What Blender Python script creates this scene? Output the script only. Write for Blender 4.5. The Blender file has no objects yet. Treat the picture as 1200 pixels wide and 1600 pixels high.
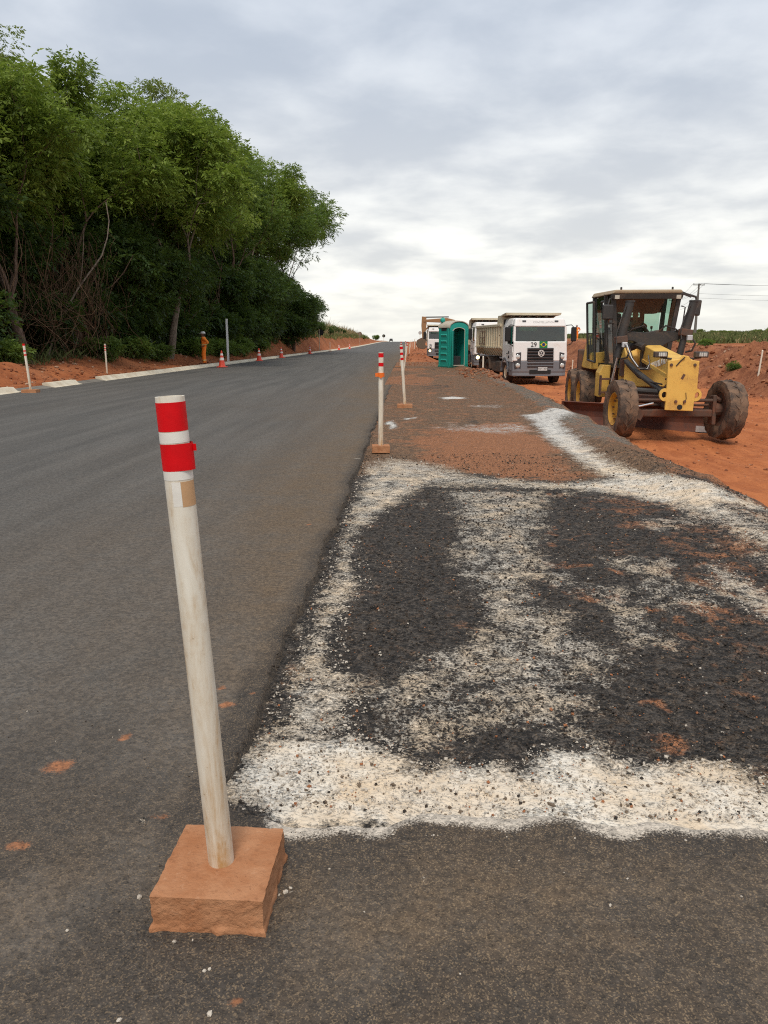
import bpy, bmesh, math, random
import numpy as np
from mathutils import Vector, Matrix, Quaternion
R = math.radians
scene = bpy.context.scene
col = scene.collection

# ------------------------------------------------------------------ camera
CAM_H = 1.35
cam_d = bpy.data.cameras.new('camera')
cam = bpy.data.objects.new('camera', cam_d)
col.objects.link(cam)
cam.location = (0, 0, CAM_H)
cam.rotation_euler = (R(90 - 12.59), 0, R(1.863))
cam_d.sensor_fit = 'VERTICAL'
cam_d.sensor_height = 36.0
cam_d.lens = 27.0
cam_d.clip_start = 0.05
cam_d.clip_end = 6000
scene.camera = cam

# ------------------------------------------------------------------ sky and sun
SUN_EL, SUN_AZ = 58.0, 185.0          # high, behind the photographer's left shoulder, veiled by cloud
world = bpy.data.worlds.new('World')
scene.world = world
world.use_nodes = True


class NT:
    """small helper for node trees"""
    def __init__(s, tree):
        s.t = tree
        s.t.nodes.clear()

    def n(s, typ, inp=None, **props):
        nd = s.t.nodes.new(typ)
        for k, v in props.items():
            setattr(nd, k, v)
        for k, v in (inp or {}).items():
            sock = nd.inputs[k]
            if isinstance(v, bpy.types.NodeSocket):
                s.t.links.new(v, sock)
            elif isinstance(v, bpy.types.Node):
                s.t.links.new(v.outputs[0], sock)
            else:
                if sock.type == 'RGBA' and len(v) == 3:
                    v = (*v, 1)
                sock.default_value = v
        return nd

    def math(s, op, a, b=0.0, c=0.0, clamp=False):
        return s.n('ShaderNodeMath', {0: a, 1: b, 2: c}, operation=op, use_clamp=clamp).outputs[0]

    def mix(s, f, a, b, blend='MIX'):
        nd = s.n('ShaderNodeMix', data_type='RGBA', blend_type=blend)
        for i, v in ((0, f), (6, a), (7, b)):
            sock = nd.inputs[i]
            if isinstance(v, bpy.types.NodeSocket):
                s.t.links.new(v, sock)
            else:
                sock.default_value = v if i == 0 else (*v, 1) if len(v) == 3 else v
        return nd.outputs[2]

    def noise(s, vec, scale, detail=4, rough=0.55, dist=0.0):
        return s.n('ShaderNodeTexNoise', {'Vector': vec, 'Scale': scale, 'Detail': detail, 'Roughness': rough, 'Distortion': dist}).outputs[0]

    def ramp(s, f, a, b, lo=0.0, hi=1.0):
        return s.n('ShaderNodeMapRange', {'Value': f, 'From Min': a, 'From Max': b, 'To Min': lo, 'To Max': hi}, interpolation_type='SMOOTHSTEP').outputs[0]

    def attr(s, name):
        return s.n('ShaderNodeAttribute', attribute_name=name).outputs['Fac']


w = NT(world.node_tree)
tc = w.n('ShaderNodeTexCoord').outputs['Generated']
sky = w.n('ShaderNodeTexSky', sky_type='NISHITA', sun_disc=False, sun_elevation=R(SUN_EL), sun_rotation=R(SUN_AZ))
bg_sky = w.n('ShaderNodeBackground', {'Color': sky.outputs[0], 'Strength': 0.09})
sep = w.n('ShaderNodeSeparateXYZ', {0: tc})
up = w.math('MAXIMUM', sep.outputs[2], 0.0)
den = w.math('ADD', up, 0.17)
px = w.math('DIVIDE', sep.outputs[0], den)
py = w.math('DIVIDE', sep.outputs[1], den)
pl = w.n('ShaderNodeCombineXYZ', {0: px, 1: py, 2: 0.0}).outputs[0]
c1 = w.noise(pl, 2.3, 6, 0.52, 0.15)
c2 = w.noise(w.n('ShaderNodeVectorMath', {0: pl, 1: (7.3, 2.1, 0)}, operation='ADD').outputs[0], 0.8, 4, 0.5, 0.2)
cc = w.math('ADD', w.math('MULTIPLY', c1, 0.66), w.math('MULTIPLY', c2, 0.34))
cl = w.ramp(cc, 0.37, 0.65)
dark_c = w.mix(w.ramp(up, 0.02, 0.36), (0.475, 0.475, 0.465), (0.325, 0.362, 0.418))
lite_c = w.mix(w.ramp(up, 0.0, 0.40), (0.74, 0.72, 0.655), (0.462, 0.495, 0.542))
cloud = w.mix(cl, dark_c, lite_c)
hor = w.ramp(up, 0.0, 0.09, 0.6, 0.0)
cloud = w.mix(hor, cloud, (0.58, 0.575, 0.535))
bg_cl = w.n('ShaderNodeBackground', {'Color': cloud, 'Strength': 1.0})
mixs = w.n('ShaderNodeMixShader', {0: 0.93, 1: bg_sky.outputs[0], 2: bg_cl.outputs[0]})
w.n('ShaderNodeOutputWorld', {0: mixs.outputs[0]})

sun_d = bpy.data.lights.new('sun', 'SUN')
sun_d.energy = 1.5
sun_d.angle = R(18)
sun_d.color = (1.0, 0.915, 0.79)
sun = bpy.data.objects.new('sun', sun_d)
col.objects.link(sun)
sd = Vector((math.sin(R(SUN_AZ)) * math.cos(R(SUN_EL)), math.cos(R(SUN_AZ)) * math.cos(R(SUN_EL)), math.sin(R(SUN_EL))))
sun.rotation_euler = sd.to_track_quat('Z', 'Y').to_euler()

vs = scene.view_settings
vs.view_transform = 'Standard'
vs.look = 'None'
vs.exposure = 0.72
vs.gamma = 1.0
vs.use_curve_mapping = False
scene.cycles.max_bounces = 6
scene.cycles.diffuse_bounces = 4
scene.cycles.transparent_max_bounces = 12
scene.cycles.use_denoising = False
scene.cycles.pixel_filter_type = 'BLACKMAN_HARRIS'
scene.cycles.filter_width = 1.1
scene.cycles.sample_clamp_indirect = 4.0

# ------------------------------------------------------------------ helpers: noise on arrays
def _h(ix, iy, iz, seed):
    n = (ix.astype(np.int64) * 374761393 + iy.astype(np.int64) * 668265263 + iz.astype(np.int64) * 2147483647 + seed * 1274126177) & 0xffffffff
    n = ((n ^ (n >> 13)) * 1274126177) & 0xffffffff
    n = (n ^ (n >> 16)) & 0xffffffff
    return n / 4294967295.0


def vnoise(x, y, seed=0):
    ix, iy = np.floor(x), np.floor(y)
    fx, fy = x - ix, y - iy
    fx, fy = fx * fx * (3 - 2 * fx), fy * fy * (3 - 2 * fy)
    z = np.zeros_like(ix)
    a = _h(ix, iy, z, seed); b = _h(ix + 1, iy, z, seed); c = _h(ix, iy + 1, z, seed); d = _h(ix + 1, iy + 1, z, seed)
    return (a * (1 - fx) + b * fx) * (1 - fy) + (c * (1 - fx) + d * fx) * fy


def fbm(x, y, seed=0, oct=4, gain=0.5):
    s = 0; a = 1; t = 0
    for i in range(oct):
        s = s + a * vnoise(x * 2 ** i + 17.3 * i, y * 2 ** i - 9.1 * i, seed + i)
        t += a; a *= gain
    return s / t


def sstep(a, b, x):
    t = np.clip((x - a) / (b - a), 0, 1)
    return t * t * (3 - 2 * t)


def poly_sd(X, Y, poly):
    """signed distance to a polygon, negative inside"""
    P = np.array(poly, float)
    best = np.full(X.shape, 1e9); inside = np.zeros(X.shape, bool)
    for i in range(len(P)):
        a, b = P[i], P[(i + 1) % len(P)]
        e = b - a
        t = np.clip(((X - a[0]) * e[0] + (Y - a[1]) * e[1]) / (e @ e + 1e-12), 0, 1)
        best = np.minimum(best, np.hypot(X - a[0] - e[0] * t, Y - a[1] - e[1] * t))
        cond = (a[1] > Y) != (b[1] > Y)
        xi = a[0] + (Y - a[1]) / (e[1] if abs(e[1]) > 1e-9 else 1e-9) * e[0]
        inside ^= cond & (X < xi)
    return np.where(inside, -best, best)


# ------------------------------------------------------------------ helpers: objects
def tag(o, label=None, cat=None, group=None, kind=None):
    if label: o['label'] = label
    if cat: o['category'] = cat
    if group: o['group'] = group
    if kind: o['kind'] = kind
    return o


def thing(name, label, cat, loc=(0, 0, 0), rz=0.0, group=None):
    o = bpy.data.objects.new(name, None)
    o.empty_display_size = 0.2
    col.objects.link(o)
    o.location = loc
    o.rotation_euler = (0, 0, rz)
    return tag(o, label, cat, group)


def link(name, me, mat=None, parent=None):
    o = bpy.data.objects.new(name, me)
    col.objects.link(o)
    if mat is not None and not me.materials:
        me.materials.append(mat)
    if parent: o.parent = parent
    return o


def fast_mesh(name, V, F, smooth=False, attrs=None):
    """V (n,3), F (m,k) arrays"""
    V = np.asarray(V, np.float32); F = np.asarray(F, np.int32)
    me = bpy.data.meshes.new(name)
    m, k = F.shape
    me.vertices.add(len(V)); me.vertices.foreach_set('co', V.ravel())
    me.loops.add(m * k); me.loops.foreach_set('vertex_index', F.ravel())
    me.polygons.add(m); me.polygons.foreach_set('loop_start', np.arange(0, m * k, k, dtype=np.int32))
    me.polygons.foreach_set('use_smooth', np.full(m, smooth))
    me.update(calc_edges=True)
    for nm, arr in (attrs or {}).items():
        at = me.attributes.new(nm, 'FLOAT', 'POINT')
        at.data.foreach_set('value', np.asarray(arr, np.float32))
    return me


def grid_faces(nr, nc, off=0):
    i = np.arange(nr - 1)[:, None] * nc + np.arange(nc - 1)[None, :] + off
    return np.stack([i, i + 1, i + nc + 1, i + nc], -1).reshape(-1, 4)


def children(o):
    return [c for c in bpy.data.objects if c.parent == o]


def copy_tree(o, parent=None):
    kids = o.children
    c = o.copy(); col.objects.link(c)
    if parent is not None: c.parent = parent
    for k in kids: copy_tree(k, c)
    return c


class MB:
    """collects simple solids and links them as one mesh object"""
    def __init__(s):
        s.v = []; s.f = []

    def add(s, V, F):
        o = len(s.v)
        s.v += [tuple(map(float, p)) for p in V]
        s.f += [tuple(i + o for i in f) for f in F]
        return s

    def box(s, c, d, rot=None, taper=None):
        """centre c, full size d, rot = euler tuple; taper=(tx,ty) scales the top"""
        V = []
        for z in (-.5, .5):
            tx, ty = (taper if taper and z > 0 else (1, 1))
            for x, y in ((-.5, -.5), (.5, -.5), (.5, .5), (-.5, .5)):
                V.append(Vector((x * d[0] * tx, y * d[1] * ty, z * d[2])))
        if rot:
            m = Matrix.Rotation(rot[2], 3, 'Z') @ Matrix.Rotation(rot[1], 3, 'Y') @ Matrix.Rotation(rot[0], 3, 'X')
            V = [m @ p for p in V]
        V = [p + Vector(c) for p in V]
        return s.add(V, [(3, 2, 1, 0), (4, 5, 6, 7), (0, 1, 5, 4), (1, 2, 6, 5), (2, 3, 7, 6), (3, 0, 4, 7)])

    def hexa(s, P):
        """8 points: bottom 4 counter-clockwise, top 4 counter-clockwise"""
        return s.add(P, [(3, 2, 1, 0), (4, 5, 6, 7), (0, 1, 5, 4), (1, 2, 6, 5), (2, 3, 7, 6), (3, 0, 4, 7)])

    def tube(s, pts, rad, n=8, caps=True):
        pts = [Vector(p) for p in pts]
        if not hasattr(rad, '__len__'): rad = [rad] * len(pts)
        rings = []
        ref = None
        for i, p in enumerate(pts):
            t = (pts[min(i + 1, len(pts) - 1)] - pts[max(i - 1, 0)]).normalized()
            if ref is None:
                ref = t.orthogonal().normalized()
            u = (ref - t * ref.dot(t))
            u = u.normalized() if u.length > 1e-6 else t.orthogonal().normalized()
            ref = u
            v = t.cross(u)
            rings.append([p + (u * math.cos(2 * math.pi * k / n) + v * math.sin(2 * math.pi * k / n)) * rad[i] for k in range(n)])
        V = [q for r in rings for q in r]
        F = []
        for i in range(len(pts) - 1):
            for k in range(n):
                F.append((i * n + k, i * n + (k + 1) % n, (i + 1) * n + (k + 1) % n, (i + 1) * n + k))
        if caps:
            F.append(tuple(range(n - 1, -1, -1)))
            F.append(tuple((len(pts) - 1) * n + k for k in range(n)))
        return s.add(V, F)

    def prism(s, poly, axis, a, b):
        """2-d polygon extruded along axis ('x','y','z') from a to b"""
        def P(u, v, t):
            return {'x': (t, u, v), 'y': (u, t, v), 'z': (u, v, t)}[axis]
        n = len(poly)
        V = [P(u, v, a) for u, v in poly] + [P(u, v, b) for u, v in poly]
        F = [tuple(range(n - 1, -1, -1)), tuple(range(n, 2 * n))] + [(i, (i + 1) % n, n + (i + 1) % n, n + i) for i in range(n)]
        return s.add(V, F)

    def lathe(s, prof, axis='z', c=(0, 0, 0), n=16, closed=False):
        """profile of (radius, offset along axis)"""
        V = []; F = []
        m = len(prof)
        for k in range(n):
            a = 2 * math.pi * k / n
            for r, t in prof:
                x, y = r * math.cos(a), r * math.sin(a)
                q = {'z': (x, y, t), 'x': (t, x, y), 'y': (y, t, x)}[axis]
                V.append((q[0] + c[0], q[1] + c[1], q[2] + c[2]))
        for k in range(n):
            k2 = (k + 1) % n
            for j in range(m - (0 if closed else 1)):
                j2 = (j + 1) % m
                F.append((k * m + j, k2 * m + j, k2 * m + j2, k * m + j2))
        return s.add(V, F)

    def build(s, name, mat, parent=None, smooth=False, bevel=0.0, seg=2):
        me = bpy.data.meshes.new(name)
        me.from_pydata(s.v, [], s.f)
        bm = bmesh.new(); bm.from_mesh(me)
        bmesh.ops.recalc_face_normals(bm, faces=bm.faces)
        bm.to_mesh(me); bm.free()
        o = link(name, me, mat, parent)
        if smooth:
            me.polygons.foreach_set('use_smooth', [True] * len(me.polygons))
            me.set_sharp_from_angle(angle=R(40))
        if bevel:
            md = o.modifiers.new('bevel', 'BEVEL')
            md.width = bevel; md.segments = seg; md.limit_method = 'ANGLE'; md.angle_limit = R(35)
        return o

# ------------------------------------------------------------------ materials
def new_mat(name):
    m = bpy.data.materials.new(name)
    m.use_nodes = True
    return m, NT(m.node_tree)


def finish(t, color, rough=0.8, metal=0.0, bump=None, bstr=0.4, bdist=0.01, spec=0.3, extra=None):
    inp = {'Base Color': color, 'Roughness': rough, 'Metallic': metal, 'Specular IOR Level': spec}
    if bump is not None:
        inp['Normal'] = t.n('ShaderNodeBump', {'Height': bump, 'Strength': bstr, 'Distance': bdist}).outputs[0]
    if extra: inp.update(extra)
    p = t.n('ShaderNodeBsdfPrincipled', inp)
    t.n('ShaderNodeOutputMaterial', {0: p.outputs[0]})
    return p


def wpos(t):
    return t.n('ShaderNodeNewGeometry').outputs['Position']


def opos(t):
    return t.n('ShaderNodeTexCoord').outputs['Object']


SOIL = (0.33, 0.105, 0.042)


def plain(name, color, rough=0.6, metal=0.0, dirt=0.0, dirt_col=(0.22, 0.085, 0.04), scale=3.0, var=0.12, spec=0.4, fine=40.0):
    """paint, rubber, metal or plastic with soil dust in irregular patches and slight tone changes"""
    m, t = new_mat(name)
    p = opos(t)
    n1 = t.noise(p, scale, 6, 0.62, 0.4)
    n2 = t.noise(p, fine, 3, 0.6)
    c = t.mix(t.math('MULTIPLY', t.ramp(n2, 0.3, 0.75), var), color, tuple(x * 0.45 for x in color))
    if dirt > 0:
        k = t.math('ADD', t.math('MULTIPLY', n1, 0.75), t.math('MULTIPLY', n2, 0.25))
        f = t.ramp(k, 0.62 - 0.32 * dirt, 0.72 - 0.12 * dirt, 0.12 * dirt, min(0.95, 0.35 + 0.6 * dirt))
        c = t.mix(f, c, dirt_col)
        rough_s = t.n('ShaderNodeMapRange', {'Value': f, 'To Min': rough, 'To Max': 0.92}).outputs[0]
    else:
        rough_s = rough
    finish(t, c, rough_s, metal, n2, 0.12, 0.004, spec)
    return m


def plain_chipped(name, color, rough=0.6, metal=0.0, dirt=0.0, dirt_col=(0.22, 0.085, 0.04), scale=3.0, var=0.12):
    """machine paint with small rust chips and soil film"""
    m, t = new_mat(name)
    p = opos(t)
    n1 = t.noise(p, scale, 6, 0.62, 0.4)
    n2 = t.noise(p, 40, 3, 0.6)
    n3 = t.noise(p, 11, 6, 0.72, 1.2)
    c = t.mix(t.math('MULTIPLY', t.ramp(n1, 0.3, 0.7), 0.35), color, (0.66, 0.36, 0.06))
    c = t.mix(t.ramp(t.math('ADD', t.math('MULTIPLY', n1, 0.75), t.math('MULTIPLY', n2, 0.25)), 0.5, 0.68, 0.03, 0.55), c, dirt_col)
    c = t.mix(t.ramp(n3, 0.655, 0.69, 0, 0.9), c, (0.12, 0.055, 0.03))
    finish(t, c, rough, 0, n3, 0.15, 0.004, 0.4)
    return m


def emit_mat(name, color, s):
    m, t = new_mat(name)
    p = t.n('ShaderNodeBsdfPrincipled', {'Base Color': color, 'Roughness': 0.2, 'Emission Color': color, 'Emission Strength': s})
    t.n('ShaderNodeOutputMaterial', {0: p.outputs[0]})
    return m


def glass_mat(name, tint, mixf=0.12, rough=0.03, dust=0.1):
    m, t = new_mat(name)
    tr = t.n('ShaderNodeBsdfTransparent', {'Color': (*tint, 1)})
    gl = t.n('ShaderNodeBsdfGlossy', {'Color': (0.9, 0.9, 0.9, 1), 'Roughness': rough})
    df = t.n('ShaderNodeBsdfDiffuse', {'Color': (0.35, 0.27, 0.2, 1)})
    fr = t.n('ShaderNodeLayerWeight', {'Blend': 0.25}).outputs['Fresnel']
    fac = t.math('ADD', t.math('MULTIPLY', fr, 0.8), mixf * 0.5, clamp=True)
    a = t.n('ShaderNodeMixShader', {0: fac, 1: tr.outputs[0], 2: gl.outputs[0]})
    nz = t.ramp(t.noise(opos(t), 2.5, 5, 0.6), 0.4, 0.75, dust * 0.3, dust)
    b = t.n('ShaderNodeMixShader', {0: nz, 1: a.outputs[0], 2: df.outputs[0]})
    t.n('ShaderNodeOutputMaterial', {0: b.outputs[0]})
    return m


M = {}


def mk_road():
    m, t = new_mat('asphalt')
    p = wpos(t)
    g1 = t.noise(p, 170, 2, 0.6)
    g2 = t.n('ShaderNodeTexVoronoi', {'Vector': p, 'Scale': 95.0}).outputs['Distance']
    big = t.noise(p, 0.7, 5, 0.6, 0.3)
    mid = t.noise(p, 6.0, 5, 0.65)
    sx = t.n('ShaderNodeVectorMath', {0: p, 1: (2.2, 0.14, 1)}, operation='MULTIPLY').outputs[0]
    streak = t.noise(sx, 1.2, 5, 0.6)
    c = t.mix(t.ramp(streak, 0.3, 0.7), (0.092, 0.092, 0.089), (0.140, 0.136, 0.128))
    dust = t.attr('dust')
    k = t.math('ADD', t.math('MULTIPLY', mid, 0.5), t.math('MULTIPLY', big, 0.5))
    f = t.math('MULTIPLY', dust, t.ramp(k, 0.3, 0.62, 0.45, 1.0))
    c = t.mix(f, c, (0.140, 0.097, 0.061))
    blk = t.attr('fresh')
    c = t.mix(t.math('MULTIPLY', blk, t.ramp(k, 0.28, 0.6, 1.0, 0.65)), c, (0.045, 0.038, 0.033))
    # sandy grains caught between the stones
    gv = t.n('ShaderNodeSeparateXYZ', {0: t.n('ShaderNodeTexVoronoi', {'Vector': p, 'Scale': 290.0}).outputs['Color']}).outputs[1]
    f2 = t.math('MULTIPLY', t.math('MULTIPLY', t.ramp(gv, 0.62, 0.80), t.ramp(g1, 0.38, 0.55)), t.math('ADD', t.math('MULTIPLY', dust, 0.60), 0.06))
    c = t.mix(f2, c, (0.30, 0.215, 0.13))
    red = t.math('ADD', t.attr('red'), t.math('MULTIPLY', t.math('SUBTRACT', mid, 0.5), 0.9))
    red = t.math('ADD', red, t.math('MULTIPLY', t.math('SUBTRACT', g1, 0.5), 0.5))
    c = t.mix(t.ramp(red, 0.42, 0.72, 0.0, 0.9), c, (0.40, 0.165, 0.075))
    wh = t.math('ADD', t.attr('white'), t.math('MULTIPLY', t.math('SUBTRACT', g1, 0.5), 0.7))
    c = t.mix(t.ramp(wh, 0.45, 0.7), c, (0.66, 0.58, 0.48))
    st = t.ramp(g2, 0.0, 0.5)
    spk = t.n('ShaderNodeTexVoronoi', {'Vector': p, 'Scale': 60.0}).outputs['Color']
    spk = t.n('ShaderNodeSeparateXYZ', {0: spk}).outputs[0]
    c = t.mix(t.ramp(spk, 0.0, 1.0, 0.0, 0.7), c, t.mix(0.55, c, (0.02, 0.02, 0.02)))
    fine = t.noise(p, 55, 4, 0.7)
    c = t.mix(t.ramp(fine, 0.5, 0.72, 0.0, 0.6), c, t.mix(0.6, c, (0.012, 0.011, 0.010)))
    c = t.mix(t.ramp(fine, 0.44, 0.28, 0.0, 0.35), c, (0.21, 0.18, 0.145))
    h = t.math('ADD', t.math('MULTIPLY', st, 0.6), t.math('MULTIPLY', g1, 0.6))
    h = t.math('ADD', h, t.math('MULTIPLY', t.noise(p, 28, 4, 0.6), 1.0))
    finish(t, c, 0.86, 0, h, 0.75, 0.008, 0.25)
    return m


def mk_shoulder():
    m, t = new_mat('milled_asphalt')
    p = wpos(t)
    n60 = t.noise(p, 75, 3, 0.65)
    n14 = t.noise(p, 15, 5, 0.68, 0.3)
    n4 = t.noise(p, 3.2, 5, 0.62, 0.5)
    vor = t.n('ShaderNodeTexVoronoi', {'Vector': p, 'Scale': 48.0})
    vc = t.n('ShaderNodeSeparateXYZ', {0: vor.outputs['Color']}).outputs[0]
    blk = t.mix(t.ramp(vc, 0.1, 0.95), (0.026, 0.022, 0.019), (0.090, 0.075, 0.062))
    blk = t.mix(t.ramp(n14, 0.5, 0.72, 0, 0.5), blk, (0.15, 0.095, 0.055))
    blk = t.mix(t.ramp(n60, 0.60, 0.72, 0, 0.55), blk, (0.20, 0.155, 0.11))
    brown = t.mix(t.ramp(n14, 0.3, 0.7), (0.150, 0.088, 0.050), (0.285, 0.172, 0.097))
    brown = t.mix(t.ramp(vc, 0.6, 1.0, 0, 0.5), brown, (0.075, 0.052, 0.038))
    soil = t.attr('soil')
    k = t.math('ADD', soil, t.math('MULTIPLY', t.math('SUBTRACT', n4, 0.5), 1.1))
    c = t.mix(t.ramp(k, 0.35, 0.75), blk, brown)
    gk = t.math('ADD', t.attr('grey'), t.math('MULTIPLY', t.math('SUBTRACT', n14, 0.5), 0.8))
    gcol = t.mix(t.ramp(vc, 0, 1), (0.115, 0.098, 0.077), (0.27, 0.23, 0.18))
    c = t.mix(t.ramp(gk, 0.4, 0.75), c, gcol)
    rk = t.math('ADD', t.attr('red'), t.math('MULTIPLY', t.math('SUBTRACT', n14, 0.5), 1.0))
    rk = t.math('ADD', rk, t.math('MULTIPLY', t.math('SUBTRACT', n4, 0.5), 1.2))
    redc = t.mix(n14, (0.32, 0.125, 0.052), (0.47, 0.205, 0.095))
    c = t.mix(t.ramp(rk, 0.38, 0.8, 0.0, 0.92), c, redc)
    wk = t.math('ADD', t.attr('white'), t.math('MULTIPLY', t.math('SUBTRACT', n60, 0.5), 1.25))
    wk = t.math('ADD', wk, t.math('MULTIPLY', t.math('SUBTRACT', n14, 0.5), 1.3))
    wk = t.math('ADD', wk, t.math('MULTIPLY', t.math('SUBTRACT', n4, 0.5), 0.9))
    whc = t.mix(t.ramp(n4, 0.35, 0.65), (0.78, 0.72, 0.62), (0.70, 0.56, 0.40))
    whc = t.mix(t.ramp(vc, 0.2, 1.0, 0.0, 0.22), whc, (0.42, 0.36, 0.29))
    whc = t.mix(t.attr('cool'), whc, (0.60, 0.59, 0.56))
    c = t.mix(t.ramp(wk, 0.38, 0.74, 0.0, 0.96), c, whc)
    v2 = t.n('ShaderNodeTexVoronoi', {'Vector': p, 'Scale': 105.0}).outputs['Distance']
    h = t.math('ADD', t.math('MULTIPLY', t.ramp(v2, 0, 0.6, 1, 0), 0.7), t.math('MULTIPLY', t.ramp(vor.outputs['Distance'], 0, 0.6, 1, 0), 1.5))
    h = t.math('ADD', h, t.math('MULTIPLY', n14, 1.2))
    h = t.math('MULTIPLY', h, t.ramp(wk, 0.45, 0.9, 1.0, 0.22))
    finish(t, c, 0.85, 0, h, 1.0, 0.016, 0.3)
    return m


def mk_soil():
    m, t = new_mat('red_soil')
    p = wpos(t)
    n1 = t.noise(p, 0.35, 6, 0.6, 0.4)
    n2 = t.noise(p, 2.4, 6, 0.65, 0.3)
    n3 = t.noise(p, 14, 5, 0.65)
    sx = t.n('ShaderNodeVectorMath', {0: p, 1: (1.7, 0.45, 1)}, operation='MULTIPLY').outputs[0]
    tr = t.math('ADD', t.math('MULTIPLY', t.noise(sx, 1.4, 7, 0.70, 0.6), 0.75), t.math('MULTIPLY', n3, 0.25))
    c = t.mix(t.ramp(n2, 0.3, 0.7), (0.23, 0.070, 0.028), (0.38, 0.130, 0.050))
    c = t.mix(t.ramp(n1, 0.38, 0.66, 0, 0.6), c, (0.42, 0.165, 0.075))
    pit = t.attr('pit')
    pc = t.mix(t.ramp(tr, 0.3, 0.68), (0.29, 0.085, 0.031), (0.50, 0.175, 0.064))
    c = t.mix(pit, c, pc)
    bank = t.attr('bank')
    bc = t.mix(t.ramp(t.math('ADD', t.math('MULTIPLY', n2, 0.6), t.math('MULTIPLY', n3, 0.4)), 0.34, 0.66), (0.15, 0.052, 0.027), (0.345, 0.140, 0.068))
    c = t.mix(bank, c, bc)
    c = t.mix(t.ramp(n3, 0.62, 0.78, 0, 0.5), c, (0.46, 0.24, 0.14))
    leafy = t.attr('humus')
    c = t.mix(t.math('MULTIPLY', leafy, t.ramp(n2, 0.3, 0.6, 0.5, 1)), c, (0.060, 0.036, 0.020))
    gr = t.attr('green')
    gc = t.mix(t.ramp(n3, 0.3, 0.7), (0.055, 0.085, 0.024), (0.15, 0.145, 0.055))
    c = t.mix(t.math('MULTIPLY', gr, t.ramp(n2, 0.25, 0.5)), c, gc)
    h = t.math('ADD', t.math('MULTIPLY', n3, 0.5), n2)
    finish(t, c, 0.95, 0, h, 0.9, 0.06, 0.15)
    return m


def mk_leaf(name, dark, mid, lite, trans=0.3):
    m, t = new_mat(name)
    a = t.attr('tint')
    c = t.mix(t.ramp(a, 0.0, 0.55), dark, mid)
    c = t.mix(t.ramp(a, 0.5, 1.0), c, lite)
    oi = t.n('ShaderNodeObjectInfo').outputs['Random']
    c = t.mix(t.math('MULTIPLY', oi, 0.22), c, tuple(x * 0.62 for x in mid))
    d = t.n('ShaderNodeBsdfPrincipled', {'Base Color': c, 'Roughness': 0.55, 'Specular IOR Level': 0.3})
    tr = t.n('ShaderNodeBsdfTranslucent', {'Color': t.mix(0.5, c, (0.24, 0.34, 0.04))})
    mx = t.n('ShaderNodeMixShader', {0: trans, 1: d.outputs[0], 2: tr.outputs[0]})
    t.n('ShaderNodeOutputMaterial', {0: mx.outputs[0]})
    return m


def mk_bark(name, a, b):
    m, t = new_mat(name)
    p = opos(t)
    sx = t.n('ShaderNodeVectorMath', {0: p, 1: (6, 6, 1.2)}, operation='MULTIPLY').outputs[0]
    n = t.noise(sx, 2.2, 6, 0.65, 0.6)
    finish(t, t.mix(t.ramp(n, 0.3, 0.7), a, b), 0.9, 0, n, 0.7, 0.03, 0.15)
    return m


def mk_tint(name, cols, rough=0.9):
    """stones and straw: colour picked by the 'tint' value"""
    m, t = new_mat(name)
    a = t.attr('tint')
    r = t.n('ShaderNodeValToRGB', {0: a})
    cr = r.color_ramp
    cr.interpolation = 'CONSTANT'
    while len(cr.elements) < len(cols): cr.elements.new(0.5)
    for i, (pos, c) in enumerate(cols):
        cr.elements[i].position = pos; cr.elements[i].color = (*c, 1)
    n = t.noise(wpos(t), 60, 3, 0.6)
    c = t.mix(t.ramp(n, 0.3, 0.7, 0, 0.35), r.outputs[0], (0.10, 0.07, 0.05))
    finish(t, c, rough, 0, n, 0.4, 0.004, 0.2)
    return m


def mk_pvc():
    m, t = new_mat('old_white_pvc')
    p = opos(t)
    sx = t.n('ShaderNodeVectorMath', {0: p, 1: (14, 14, 2.2)}, operation='MULTIPLY').outputs[0]
    n = t.noise(sx, 1.6, 6, 0.65, 0.5)
    n2 = t.noise(p, 45, 5, 0.65)
    z = t.n('ShaderNodeSeparateXYZ', {0: p}).outputs[2]
    low = t.ramp(z, 0.8, 0.0, 0.05, 0.6)
    c = t.mix(t.ramp(n, 0.3, 0.7), (0.76, 0.72, 0.63), (0.66, 0.595, 0.48))
    f = t.math('ADD', t.ramp(t.math('ADD', t.math('MULTIPLY', n, 0.7), t.math('MULTIPLY', n2, 0.3)), 0.47, 0.70, 0.0, 0.55), low)
    f = t.math('MULTIPLY', f, t.ramp(n, 0.25, 0.62, 0.25, 1.0), clamp=True)
    c = t.mix(f, c, (0.44, 0.26, 0.11))
    c = t.mix(t.ramp(n2, 0.66, 0.74, 0, 0.6), c, (0.24, 0.16, 0.09))
    finish(t, c, 0.5, 0, n2, 0.08, 0.003, 0.4)
    return m


def mk_block():
    m, t = new_mat('soil_coated_concrete')
    p = opos(t)
    n = t.noise(p, 9, 6, 0.62, 0.3)
    n2 = t.noise(p, 90, 4, 0.6)
    nrm = t.n('ShaderNodeNewGeometry').outputs['Normal']
    c = t.mix(t.ramp(n, 0.3, 0.7), (0.345, 0.145, 0.066), (0.435, 0.215, 0.112))
    n5 = t.noise(p, 28, 5, 0.7)
    c = t.mix(t.ramp(n5, 0.56, 0.68, 0, 0.5), c, (0.25, 0.105, 0.05))
    c = t.mix(t.ramp(n5, 0.42, 0.30, 0, 0.45), c, (0.52, 0.30, 0.18))
    c = t.mix(t.ramp(n2, 0.62, 0.74, 0, 0.7), c, (0.15, 0.06, 0.03))
    h = t.math('ADD', t.math('MULTIPLY', n5, 1.0), t.math('MULTIPLY', n2, 0.5))
    finish(t, c, 0.95, 0, h, 0.8, 0.008, 0.15)
    return m


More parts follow.
